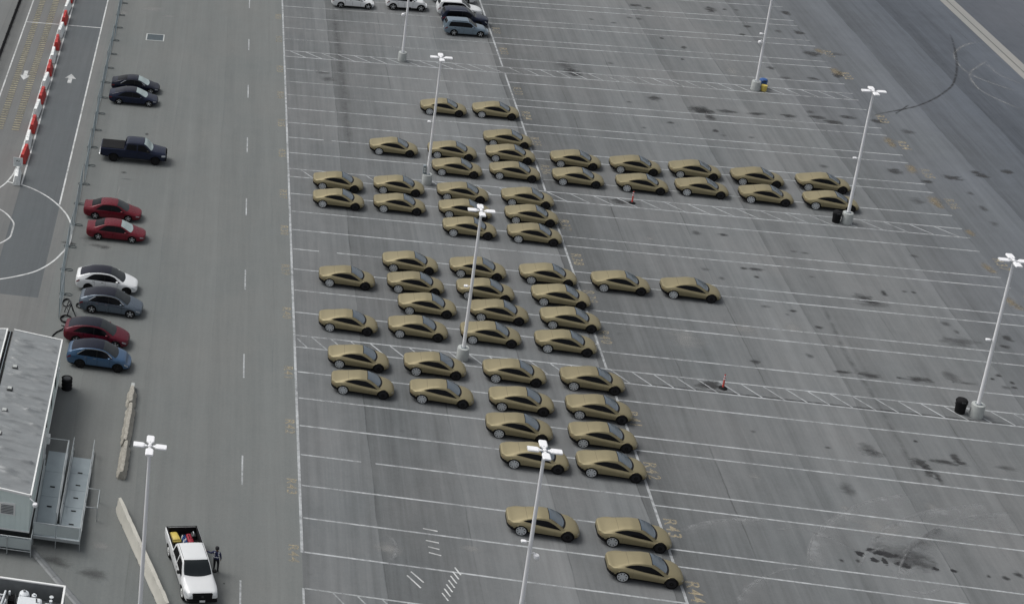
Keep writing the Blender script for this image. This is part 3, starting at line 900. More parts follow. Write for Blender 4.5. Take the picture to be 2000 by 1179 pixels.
# ------------------------------------------------------------------ vehicles
class Loft:
    def __init__(self, L, xr, wb, rw, prof=None, **c):
        self.prof = prof or ([0, .08, .3, .55, .82, 1], [.93, .965, .99, 1.0, .99, .97])
        """x runs from the rear bumper (0) to the nose (L); shifted so that x=0 is mid wheelbase"""
        self.L, self.xr, self.wb, self.rw = L, xr, wb, rw
        self.c = {k: pchip(v) for k, v in c.items()}
        self.off = xr + wb / 2

    def half(self, x):
        c = self.c
        zb, zs, zr = c['zb'](x), c['zs'](x), c['zr'](x)
        wm, ws, wt, cr = c['wm'](x), c['ws'](x), c['wt'](x), c['cr'](x)
        ze = max(zr - cr, zs + 0.012)
        zr = max(zr, ze + 0.004)
        pts = [(0, zb), (wm * .80, zb)]
        for t in np.linspace(0.04, 0.92, 11):
            kt, ky = self.prof
            y = np.interp(t, kt, ky)
            if t > kt[-2]:
                y = np.interp(t, kt[-2:], [ky[-2], ws / wm])
            pts.append((wm * y, zb + t * (zs - zb)))
        pts.append((ws, zs))
        for t in (.3, .6, .85):
            pts.append((ws + (wt - ws) * (t * .85 + .15 * t * t), zs + (ze - zs) * t))
        pts.append((wt, ze))
        for a, b in ((.93, .35), (.8, .62), (.55, .86), (.28, .97)):
            pts.append((wt * a, ze + (zr - ze) * b))
        pts.append((0, zr))
        return pts

    def y_side(self, x, z):
        h = self.half(x)[2:17]
        zz = [p[1] for p in h]
        return float(np.interp(z, zz, [p[0] for p in h]))

    def z_top(self, x, y):
        h = self.half(x)[12:]
        ys = [p[0] for p in h][::-1]
        return float(np.interp(abs(y), ys, [p[1] for p in h][::-1]))

    def body(self, split=None, arch=1.09, stations=76, openbed=None):
        """split(x, y, z) -> part name for a face; returns {part: MB}"""
        L = self.L
        xs = sorted(set([0, .012, .035, .07, .12] + list(np.linspace(.17, L - .17, stations)) + [L - .12, L - .07, L - .035, L - .012, L]))
        verts, nring = [], None
        for x in xs:
            h = self.half(x)
            ring = [(x - self.off, y, z) for y, z in h] + [(x - self.off, -y, z) for y, z in h[-2:0:-1]]
            nring = len(ring)
            verts += ring
        faces = []
        for i in range(len(xs) - 1):
            for q in range(nring):
                q2 = (q + 1) % nring
                faces.append((i * nring + q, (i + 1) * nring + q, (i + 1) * nring + q2, i * nring + q2))
        nh = len(self.half(1.0))
        for i, flip in ((0, False), (len(xs) - 1, True)):     # end caps as strips
            for q in range(nh - 1):
                a, b = i * nring + q, i * nring + q + 1
                c_, d_ = i * nring + (nring - q) % nring, i * nring + (nring - q - 1) % nring
                fc = tuple(dict.fromkeys((a, b, d_, c_)))
                if len(fc) > 2:
                    faces.append(fc)
        Ra = self.rw * arch
        keep = []
        V = [Vector(v) for v in verts]
        inside = {}
        for wx in (-self.wb / 2, self.wb / 2):
            for i, v in enumerate(V):
                if abs(v.y) > 0.5 and math.hypot(v.x - wx, v.z - self.rw) < Ra:
                    inside[i] = wx
        for f in faces:
            if all(i in inside for i in f):
                continue
            if openbed:
                cx = sum(V[i].x for i in f) / len(f)
                cy = sum(V[i].y for i in f) / len(f)
                cz = sum(V[i].z for i in f) / len(f)
                if openbed[0] < cx < openbed[1] and abs(cy) < openbed[2] and cz > 0.7:
                    continue
            keep.append(f)
        for i, wx in inside.items():
            v = V[i]
            dx, dz = v.x - wx, v.z - self.rw
            d = math.hypot(dx, dz) or 1e-6
            V[i] = Vector((wx + dx / d * Ra, v.y, max(self.rw + dz / d * Ra, min(v.z, .25))))
        parts = {}
        for f in keep:
            c_ = sum((V[i] for i in f), Vector()) / len(f)
            nm = split(c_.x + self.off, c_.y, c_.z) if split else 'body'
            parts.setdefault(nm, []).append(f)
        out = {}
        for nm, fs in parts.items():
            used = sorted({i for f in fs for i in f})
            mp = {i: n for n, i in enumerate(used)}
            out[nm] = MB().add([V[i] for i in used], [tuple(mp[i] for i in f) for f in fs])
        return out

    def side_patch(self, xa, xb, lo, hi, side, off=0.006, n=18, m_=4):
        """patch on the body side between curves lo(x), hi(x)"""
        b = MB()
        vs, fs = [], []
        for i in range(n + 1):
            x = xa + (xb - xa) * i / n
            zl, zh = lo(x), hi(x)
            for j in range(m_ + 1):
                z = zl + (zh - zl) * j / m_
                vs.append((x - self.off, side * (self.y_side(x, z) + off), z))
        for i in range(n):
            for j in range(m_):
                a = i * (m_ + 1) + j
                fs.append((a, a + m_ + 1, a + m_ + 2, a + 1))
        return b.add(vs, fs)

    def top_patch(self, xa, xb, hw, off=0.006, n=14, m_=8, bow=0.0, bow2=None):
        """patch on the top surface, half width hw(x); ends bowed by bow (m)"""
        b = MB()
        vs, fs = [], []
        bow2 = bow if bow2 is None else bow2
        for i in range(n + 1):
            t = i / n
            for j in range(m_ + 1):
                s = -1 + 2 * j / m_
                x = xa + (xb - xa) * t
                x -= (1 - t) * bow2 * s * s + t * bow * s * s
                y = s * hw(xa + (xb - xa) * t)
                vs.append((x - self.off, y, self.z_top(x, y) + off))
        for i in range(n):
            for j in range(m_):
                a = i * (m_ + 1) + j
                fs.append((a, a + m_ + 1, a + m_ + 2, a + 1))
        return b.add(vs, fs)


def wheel_mesh(r, w, rf=.70):
    p = []
    for rr, h in ((r * (rf - .1), .46), (r * (rf + .02), .5), (r * .92, .5), (r * .985, .42), (r, .25), (r, -.25), (r * .985, -.42), (r * .92, -.5), (r * (rf + .02), -.5), (r * (rf - .1), -.46)):
        p.append((rr, h * w))
    return MB().lathe(p, 26, 'Y').mesh('wheel', 'tyre_rubber', 40)


def rim_mesh(r, w, style, mat, rf=.70):
    b = MB()
    r = r * rf / .70
    h = w * .47
    if style == 'disc':                      # bright cover with small dark slots
        n = 8
        for k in range(n):
            a = 2 * math.pi * k / n
            pts = []
            for an, rr in ((-.39, .22), (.39, .22), (.36, .58), (.17, .97), (-.17, .97), (-.36, .58)):
                pts.append((rr * r * .66 * math.sin(a + an), rr * r * .66 * math.cos(a + an)))
            b.add([(x, h, z) for x, z in pts] + [(x, -h * .2, z) for x, z in pts],
                  [tuple(range(6)), *[(i, (i + 1) % 6, 6 + (i + 1) % 6, 6 + i) for i in range(6)]])
        b.lathe([(r * .24, -h * .2), (r * .24, h + .004), (0.02, h + .008)], 14, 'Y')
        b.lathe([(r * .58, h - .012), (r * .60, h + .004), (r * .70, h + .006), (r * .70, h - .03)], 26, 'Y', cap=False)
    elif style == 'spoke':
        n = 5
        for k in range(n):
            a = 2 * math.pi * k / n
            for da in (-.13, .13):
                pts = []
                for an, rr in ((a + da * 2.2 - .10, .16), (a + da * 2.2 + .10, .16), (a + da + .09, .97), (a + da - .09, .97)):
                    pts.append((rr * r * .68 * math.sin(an), rr * r * .68 * math.cos(an)))
                b.add([(x, h, z) for x, z in pts] + [(x, 0, z) for x, z in pts], [(0, 1, 2, 3), *[(i, (i + 1) % 4, 4 + (i + 1) % 4, 4 + i) for i in range(4)]])
        b.lathe([(r * .2, 0), (r * .2, h + .004), (0.02, h + .008)], 14, 'Y')
        b.lathe([(r * .62, h - .01), (r * .70, h + .006), (r * .70, h - .03)], 26, 'Y', cap=False)
    else:                                    # solid cover
        b.lathe([(r * .70, -h * .3), (r * .70, h - .01), (r * .55, h + .01), (r * .12, h - .01), (0.02, h + .004)], 24, 'Y')
    return b.mesh('rim', mat, 35)


def add_wheels(t, lf, track, r, w, style='spoke', mat='silver_rim', front_style=None, front_mat=None, rf=.70):
    wm = wheel_mesh(r, w, rf)
    back = MB().lathe([(r * .66, -w * .2), (r * .66, w * .12), (0.02, w * .14)], 20, 'Y').mesh('brake', 'dark_metal', 40)
    rims = {}
    for wx in (-lf.wb / 2, lf.wb / 2):
        fr = wx > 0
        key = (front_style or style, front_mat or mat) if fr else (style, mat)
        if key not in rims:
            rims[key] = rim_mesh(r, w, *key, rf)
        for sd in (1, -1):
            wh = link_mesh('wheel', wm, t, (wx, sd * (track - w / 2), r), (0, 0, 0 if sd > 0 else math.pi))
            link_mesh('rim', rims[key], wh)
            link_mesh('brake_disc', back, wh)
    # dark wheel wells
    for wx in (-lf.wb / 2, lf.wb / 2):
        for sd in (1, -1):
            b = MB()
            n = 14
            Ra = lf.rw * 1.10
            vs, fs = [], []
            for i in range(n + 1):
                a = -0.25 + (math.pi + .5) * i / n
                for yy in (track - .09, .45):
                    vs.append((wx + Ra * math.cos(a), sd * yy, lf.rw + Ra * math.sin(a)))
                if i:
                    fs.append((2 * i - 2, 2 * i, 2 * i + 1, 2 * i - 1))
            fs.append(tuple(2 * i + 1 for i in range(n + 1)))
            b.add(vs, fs)
            b.build('wheel_well', 'black_plastic', t)


def const(v):
    return lambda x: v


def mirror_pair(t, lf, x, z, mat, s=1.0):
    for sd in (1, -1):
        y = lf.y_side(x, z)
        b = MB().box(-.10 * s, .06 * s, .03, .20 * s, -.055 * s, .075 * s, .03)
        b.box(-.03, .02, -.05, .05, -.04, 0)
        o = b.build('mirror', mat, t, 40, (x - lf.off, sd * y, z))
        if sd < 0:
            o.scale = (1, -1, 1)


def body_parts(t, lf, mats, split=None, **kw):
    obs = {}
    for nm, b in lf.body(split, **kw).items():
        obs[nm] = b.build(nm, mats[nm], t, 32)
    return obs


def both(t, lf, name, mat, xa, xb, lo, hi, off=0.006, n=18, m_=4):
    for sd in (1, -1):
        lf.side_patch(xa, xb, lo, hi, sd, off, n, m_).build(name, mat, t, 50)


def lerp_keys(*k):
    return pchip(list(k))


# ---- the gold two-door coupe
def make_gold():
    t = thing('gold_coupe', '', 'car', group='gold coupes parked in rows')
    L = 4.24
    lf = Loft(L, 0.80, 2.68, 0.36,
              zb=[(0, .40), (.10, .34), (.3, .26), (.6, .20), (3.7, .20), (4.05, .24), (L, .33)],
              zs=[(0, .70), (.25, .82), (.9, .92), (1.6, .875), (2.6, .755), (3.15, .715), (3.48, .735), (3.75, .69), (4.05, .58), (L, .44)],
              zr=[(0, .75), (.03, .83), (.10, .865), (.35, .915), (.9, 1.085), (1.5, 1.25), (2.0, 1.325), (2.4, 1.31), (2.8, 1.14), (3.08, .98), (3.30, .865), (3.5, .835), (3.8, .77), (4.02, .685), (4.15, .59), (L, .47)],
              wm=[(0, .50), (.04, .61), (.12, .73), (.25, .82), (.5, .90), (.85, .94), (1.5, .905), (2.2, .905), (3.0, .92), (3.45, .94), (3.8, .895), (4.02, .79), (4.14, .66), (L, .45)],
              ws=[(0, .45), (.04, .56), (.12, .68), (.25, .765), (.5, .825), (.85, .84), (1.3, .775), (2.2, .785), (3.0, .83), (3.45, .865), (3.8, .81), (4.02, .71), (4.14, .58), (L, .37)],
              wt=[(0, .42), (.04, .53), (.12, .635), (.25, .70), (.6, .70), (.9, .665), (1.6, .61), (2.35, .605), (2.8, .69), (3.08, .765), (3.3, .80), (3.5, .79), (3.8, .73), (4.02, .62), (4.14, .50), (L, .29)],
              cr=[(0, .015), (.3, .03), (.8, .055), (1.5, .075), (2.35, .075), (3.1, .055), (3.5, .06), (4.0, .06), (L, .02)],
              prof=([0, .08, .3, .55, .66, .84, 1], [.90, .925, .965, .992, 1.0, .972, .9]))

    def split(x, y, z):
        zb, zs = lf.c['zb'](x), lf.c['zs'](x)
        fr_ = (z - zb) / max(zs - zb, .01)
        if fr_ < .21 or (x < .62 and fr_ < .21 + (.62 - x) * .72):
            return 'lower_trim'
        return 'body'
    body_parts(t, lf, {'body': 'gold_paint', 'lower_trim': 'black_plastic'}, split, arch=1.12)
    lo = lerp_keys((0.90, .985), (1.5, .895), (2.1, .815), (3.05, .74))
    hi = lerp_keys((0.90, .993), (1.3, 1.09), (1.75, 1.16), (2.2, 1.15), (2.62, 1.02), (3.05, .765))
    both(t, lf, 'side_window', 'glass', 0.90, 3.05, lo, hi, .006, 24, 5)
    # windscreen: black frame with the bluish pane inside it
    w0 = lerp_keys((2.38, .575), (2.8, .66), (3.08, .735), (3.34, .775))
    fr = lf.top_patch(2.38, 3.42, w0, .006, 18, 10, bow=.20, bow2=.02).build('windshield_frame', 'black_plastic', t, 50)
    lf.top_patch(2.42, 3.31, lambda x: w0(x) - .055, .010, 18, 10, bow=.19, bow2=.02).build('windshield', 'windshield_glass', t, 50)
    # panel gap across the roof, hood and tail creases
    lf.top_patch(1.10, 1.122, const(.66), .004, 1, 14).build('roof_seam', 'body_seam', t)
    both(t, lf, 'door_seam', 'body_seam', 2.72, 2.732, const(.30), const(.76), .003, 1, 8)
    both(t, lf, 'door_seam', 'body_seam', 1.34, 1.352, const(.30), const(.90), .003, 1, 8)
    # light bars
    b = MB()
    for sd in (1, -1):
        lf.side_patch(4.04, 4.17, const(.515), const(.54), sd, .008, 5, 1).build('headlight', 'lamp_lens', t)
        lf.side_patch(.03, .22, const(.665), const(.68), sd, .008, 5, 1).build('tail_light', 'tail_lens', t)
    add_wheels(t, lf, .915, .36, .235, 'disc', 'silver_rim', 'solid', 'dark_rim', rf=.83)
    return t


gold = make_gold()
GOLD = [(13.33, 44.88), (18.11, 45.17), (18.37, 38.72), (8.05, 34.74), (13.14, 35.06), (13.2, 31.47), (18.19, 35.41), (18.08, 31.76), (2.8, 26.44), (7.91, 26.78),
        (13.18, 26.55), (18.47, 26.66), (2.7, 23.0), (7.71, 23.16), (13.02, 23.24), (18.35, 23.32), (13.03, 19.95), (18.1, 19.92), (7.8, 12.85), (12.9, 13.05),
        (18.16, 13.11), (2.78, 9.4), (7.94, 9.54), (13.09, 9.62), (23.46, 13.04), (28.48, 13.08), (18.61, 9.86), (23.71, 35.43), (28.7, 35.31), (33.64, 35.4),
        (38.63, 34.99), (43.9, 35.04), (23.33, 31.7), (28.54, 31.55), (33.42, 31.8), (38.44, 31.47), (43.48, 31.38), (8.52, 6.34), (13.68, 6.5), (2.55, 2.62),
        (7.56, 2.78), (12.71, 3.04), (3.04, -2.34), (8.32, -2.19), (13.72, -1.93), (3.14, -5.69), (8.42, -5.69), (13.69, -5.5), (13.1, -8.85), (18.76, 6.48),
        (17.89, 2.95), (18.92, -1.81), (18.72, -5.41), (18.4, -8.82), (13.62, -12.18), (18.36, -12.1), (13.12, -19.23), (18.38, -19.17), (18.36, -22.44)]
GROWS = [(45, 'topmost row of gold cars'), (38.7, 'second row of gold cars'), (35.1, 'long row of eight gold cars'), (31.6, 'long row of seven gold cars'),
         (26.6, 'first row below the second walkway'), (23.2, 'second row below the second walkway'),
         (19.9, 'third row below the second walkway'), (13, 'row of five gold cars'), (9.6, 'row right below the row of five'), (6.4, 'row of three gold cars'),
         (2.8, 'row just above the third walkway'), (-2.1, 'row just below the third walkway'),
         (-5.6, 'second row below the third walkway'), (-8.8, 'row of two painted R42'), (-12.1, 'row of two just below lane R42'),
         (-19.2, 'row of two painted R43'), (-22.4, 'bottom row painted R44')]
first = True
for ry, desc in GROWS:
    row = sorted([g for g in GOLD if min(GROWS, key=lambda q: abs(q[0] - g[1]))[0] == ry])
    for i, (x, y) in enumerate(row):
        lab = 'matte gold coupe alone in the %s' % desc if len(row) == 1 else 'matte gold coupe, %s from left in the %s' % (ORD[i] if i else 'first', desc)
        yaw = R(random.uniform(-2.6, -.4))
        cx, cy = 1.34 * math.cos(yaw) - .90 * math.sin(yaw), 1.34 * math.sin(yaw) + .90 * math.cos(yaw)
        at(gold, first, (x + cx, y + cy, 0.004), yaw, lab)
        first = False


def ease(t):
    t = min(max(t, 0.0), 1.0)
    return 1 - (1 - t) ** 2


# ---- ordinary cars: one builder, different keys
def make_car(name, label, cat, loc, rz=0.0, L=4.7, xr=1.0, wb=2.87, r=.335, W=.92, H=1.44, paint_='black_paint', kind='sedan', roof=None, rim=('spoke', 'silver_rim'),
             wsmat='dark_windshield', cladding=0.0, trim=None, hoodh=.80, taper=.20, lamp='lamp_lens', group=None, rails=False):
    t = thing(name, label, cat, loc, rz, group)
    xb_ = xr + wb          # front axle
    if kind == 'sedan':
        zr = [(0, .86), (.05, .98), (.35, H - .40), (.62, H - .36), (1.55, H - .04), (2.1, H), (2.6, H - .03), (2.95, H - .15), (3.62, hoodh + .13), (3.8, hoodh + .08), (4.3, hoodh - .08), (L - .1, .62), (L, .52)]
        win = (.98, 3.42)
        ws = (2.78, 3.66)
        rear = (.66, 1.40)
    elif kind == 'fastback':
        zr = [(0, .84), (.05, .97), (.3, H - .38), (.55, H - .31), (1.5, H - .045), (2.1, H), (2.5, H - .03), (2.85, H - .14), (3.6, hoodh + .12), (3.8, hoodh + .06), (4.3, hoodh - .12), (L - .1, .60), (L, .5)]
        win = (.85, 3.40)
        ws = (2.62, 3.66)
        rear = (.58, 1.5)
    elif kind == 'crossover':
        zr = [(0, .92), (.05, 1.05), (.18, H - .48), (.45, H - .34), (1.4, H - .05), (2.0, H), (2.5, H - .03), (2.9, H - .15), (3.66, hoodh + .14), (3.85, hoodh + .08), (4.35, hoodh - .10), (L - .1, .66), (L, .54)]
        win = (.72, 3.44)
        ws = (2.66, 3.72)
        rear = (.3, 1.2)
    else:   # suv, jeep
        zr = [(0, .95), (.04, 1.05), (.14, H - .40), (.32, H - .09), (.7, H - .02), (1.6, H), (2.35, H - .02), (2.7, H - .12), (3.42, hoodh + .12), (3.6, hoodh + .07), (4.2, hoodh - .04), (L - .1, .74), (L, .60)]
        win = (.42, 3.24)
        ws = (2.52, 3.46)
        rear = (.12, .3)
    sc = (L - 4.7)
    adj = lambda ks: [(x if x < 1.0 else x + sc * (x - 1.0) / 3.7, z) for x, z in ks]
    zr = adj(zr)
    f = lambda x: x if x < 1.0 else x + sc * (x - 1.0) / 3.7
    win, ws, rear = tuple(map(f, win)), tuple(map(f, ws)), tuple(map(f, rear))
    zsb = H * .60 + (.03 if kind in ('suv', 'crossover') else 0)
    lf = Loft(L, xr, wb, r,
              zb=[(0, .48), (.1, .36), (.35, .24), (.6, .20), (L - .6, .20), (L - .2, .25), (L, .36)],
              zs=[(0, .80), (.3, zsb + .0), (1.2, zsb), (2.5, zsb - .04), (ws[1], hoodh + .0), (L - .6, hoodh - .12), (L - .15, .60), (L, .47)],
              zr=zr,
              wm=[(0, W - .22), (.06, W - .12), (.2, W - .05), (.6, W), (1.4, W - .01), (2.4, W - .015), (L - 1.0, W), (L - .55, W - .04), (L - .2, W - .16), (L - .07, W - .27), (L, W - .45)],
              ws=[(0, W - .25), (.06, W - .15), (.2, W - .09), (.6, W - .05), (1.4, W - .055), (2.4, W - .055), (L - 1.0, W - .05), (L - .55, W - .09), (L - .2, W - .22), (L - .07, W - .33), (L, W - .5)],
              wt=[(0, W - .30), (.06, W - .22), (.3, W - taper - .04), (1.4, W - taper - .06), (ws[0], W - taper - .06), (ws[1], W - .13), (L - 1.0, W - .15), (L - .55, W - .19), (L - .2, W - .32), (L - .07, W - .42), (L, W - .6)],
              cr=[(0, .02), (.5, .05), (1.5, .06), (ws[0], .06), (ws[1], .05), (L - .6, .06), (L, .02)])

    def split(x, y, z):
        if z < .27 + cladding:
            return 'lower_trim'
        return 'body'
    body_parts(t, lf, {'body': paint_, 'lower_trim': 'black_plastic'}, split)
    zt = pchip(zr)
    crown = lf.c['cr']
    zs = lf.c['zs']
    lo = lambda x: zs(x) + .035
    wr = win[0]
    if kind in ('suv',):
        hi0 = lambda x: zt(x) - crown(x) - .075
        hi = lambda x: lo(x) + .008 + max(0, hi0(x) - lo(x)) * ease((x - wr) / .22) * ease((win[1] - x) / .55)
    else:
        hi0 = lambda x: zt(x) - crown(x) - .055
        hi = lambda x: lo(x) + .008 + max(0, hi0(x) - lo(x)) * ease((x - wr) / .85) * ease((win[1] - x) / .6)
    both(t, lf, 'side_window', 'glass', win[0], win[1], lo, hi, .006, 30, 4)
    if trim:
        both(t, lf, 'window_trim', trim, win[0] + .05, win[1] - .1, lambda x: hi(x) + .004, lambda x: hi(x) + .045, .008, 30, 1)
    # pillars between the panes
    for px in (win[0] + (win[1] - win[0]) * .54,):
        both(t, lf, 'door_pillar', 'black_plastic', px, px + .07, lo, lambda x: max(hi(x), lo(x) + .02), .009, 1, 3)
    wt = lf.c['wt']
    lf.top_patch(ws[0], ws[1] + .04, lambda x: wt(x) - .055, .006, 14, 10, bow=.14, bow2=.03).build('windshield', wsmat, t, 50)
    if rear[1] - rear[0] > .25:
        lf.top_patch(rear[0], rear[1], lambda x: wt(x) - .08, .006, 10, 8, bow=-.04, bow2=-.05).build('rear_window', 'glass' if not roof else roof, t, 50)
    else:
        lf.top_patch(rear[0], rear[1], lambda x: wt(x) - .10, .012, 6, 8).build('rear_window', 'glass', t, 50)
    if roof:
        lf.top_patch(rear[1] - .10 if rear[1] - rear[0] > .25 else .42, ws[0] + .01, lambda x: wt(x) - .045, .009, 14, 10, bow=.03).build('roof_panel', roof, t, 50)
    # door gaps and handles
    for px in (win[0] + (win[1] - win[0]) * .57, win[1] - .25, xr + r + .10):
        both(t, lf, 'door_seam', 'black_plastic', px, px + .014, const(.32), lambda x: zs(x) + .01, .003, 1, 7)
    for px in (win[0] + (win[1] - win[0]) * .46, win[0] + (win[1] - win[0]) * .12 + .25):
        both(t, lf, 'door_handle', trim or 'black_plastic', px, px + .17, lambda x: zs(x) - .10, lambda x: zs(x) - .07, .014, 2, 1)
    for sd in (1, -1):
        lf.side_patch(L - .42, L - .14, lambda x: zs(x) - .13, lambda x: zs(x) - .04, sd, .008, 6, 1).build('headlight', lamp, t, 50)
        lf.side_patch(.05, .32, lambda x: zs(x) - .16, lambda x: zs(x) - .05, sd, .008, 6, 1).build('tail_light', 'tail_lens', t, 50)
    # front grille and number plate on the nose
    MB().box(L - lf.off - .03, L - lf.off + .012, -W * .42, W * .42, .30, .40, .01).build('grille', 'black_plastic', t)
    MB().box(-lf.off - .012, -lf.off + .02, -.16, .16, .62, .73, .005).build('licence_plate', 'plate_white', t)
    mirror_pair(t, lf, win[1] - .26, zsb + .05, paint_ if kind != 'jeep' else 'black_plastic')
    if rails:
        for sd in (1, -1):
            pts = [(x - lf.off, sd * (wt(x) - .03), lf.z_top(x, wt(x) - .03) + .035) for x in np.linspace(.7, ws[0] - .15, 8)]
            MB().tube(pts, .018, 6).build('roof_rail', rails, t, 40)
    add_wheels(t, lf, W - .02, r, .225, rim[0], rim[1])
    return t


ZL = 0.004
CARS = 'cars parked along the fence'
make_car('dark_sedan', 'black sedan with bright window trim, farther of the two by the fence', 'car', (-14.43, 41.13 + 3.05 + .9, ZL), 0, kind='fastback', paint_='black_paint', trim='chrome', wsmat='pale_windshield', H=1.44, group=CARS)
make_car('dark_sedan', 'black sedan with silver wheels, nearer of the two by the fence', 'car', (-14.43, 41.15 + .9, ZL), 0, kind='fastback', paint_='navy_paint', wsmat='pale_windshield', roof='roof_glass', H=1.44, group=CARS)
make_car('red_sedan', 'red sedan with a dark windshield, farther of the red pair', 'car', (-14.67, 16.85 + .9, ZL), 0, L=4.8, wb=2.75, kind='sedan', paint_='red_paint', group=CARS)
make_car('red_sedan', 'red sedan with a pale windshield, nearer of the red pair', 'car', (-14.1, 13.2 + .9, ZL), 0, L=4.8, wb=2.75, kind='sedan', paint_='red_paint', wsmat='pale_windshield', group=CARS)
make_car('white_crossover', 'white crossover with a dark glass roof beside the grey one', 'car', (-14.05, 4.75 + .93, ZL), R(0), L=4.75, wb=2.95, W=.96, r=.36, H=1.62, hoodh=.90, kind='crossover', paint_='white_paint', roof='roof_glass', rim=('spoke', 'dark_rim'), group=CARS)
make_car('grey_crossover', 'grey crossover with a dark glass roof next to the white one', 'car', (-13.48, 1.45 + .93, ZL), R(-2.5), L=4.75, wb=2.90, W=.96, r=.36, H=1.62, hoodh=.90, kind='crossover', paint_='grey_paint', roof='roof_glass', trim='chrome', group=CARS)
make_car('red_crossover', 'dark red crossover with a dark glass roof above the blue one', 'car', (-14.2, -3.15 + .93, ZL), R(-3), L=4.75, wb=2.85, W=.96, r=.36, H=1.60, hoodh=.90, kind='crossover', paint_='dark_red_paint', roof='roof_glass', group=CARS)
make_car('blue_crossover', 'blue crossover with black roof and black wheels by the trailer', 'car', (-13.75, -6.25 + .93, ZL), R(-1.5), L=4.55, wb=2.68, W=.95, r=.375, H=1.66, kind='crossover', paint_='blue_paint', roof='black_paint', rim=('spoke', 'dark_rim'), cladding=.10, hoodh=.97, taper=.18, trim='chrome', group=CARS)
TOP = 'cars parked at the far end of the lot'
make_car('white_suv', 'white compact crossover at the top edge, left of the white off-roader', 'car', (7.77, 73.0 + .93, ZL), R(1), L=4.6, wb=2.95, W=.95, r=.36, H=1.66, kind='crossover', paint_='white_paint', group=TOP)
make_car('white_off_roader', 'boxy white off-roader with black fenders behind the far light pole', 'car', (13.4, 73.45 + .93, ZL), R(1), L=4.4, wb=2.98, xr=.72, W=.93, r=.41, H=1.82, hoodh=1.10, taper=.10, kind='suv', paint_='white_paint', cladding=.16, lamp='lamp_lens', group=TOP)
make_car('white_suv', 'white sport utility vehicle parked behind the dark one', 'car', (18.9, 72.6 + .93, ZL), R(1), L=4.75, wb=2.75, W=.96, r=.38, H=1.75, hoodh=.98, kind='suv', paint_='white_paint', taper=.14, group=TOP)
make_car('white_suv', 'white sport utility vehicle farthest back in the far stack', 'car', (18.6, 76.9 + .93, ZL), R(1), L=4.75, wb=2.75, W=.96, r=.38, H=1.75, hoodh=.98, kind='suv', paint_='white_paint', taper=.14, group=TOP)
make_car('dark_suv', 'dark navy sport utility vehicle between the white and grey-blue ones', 'car', (19.13, 69.8 + .93, ZL), R(1), L=4.85, wb=2.75, W=.97, r=.38, H=1.76, hoodh=.98, kind='suv', paint_='navy_paint', taper=.14, rim=('spoke', 'dark_rim'), rails='chrome', group=TOP)
make_car('steel_blue_suv', 'grey-blue compact sport utility vehicle, nearest of the far stack', 'car', (19.06, 66.75 + .93, ZL), R(1), L=4.55, wb=2.70, W=.93, r=.37, H=1.68, hoodh=.95, kind='suv', paint_='steel_blue_paint', taper=.15, cladding=.05, rails='black_plastic', group=TOP)


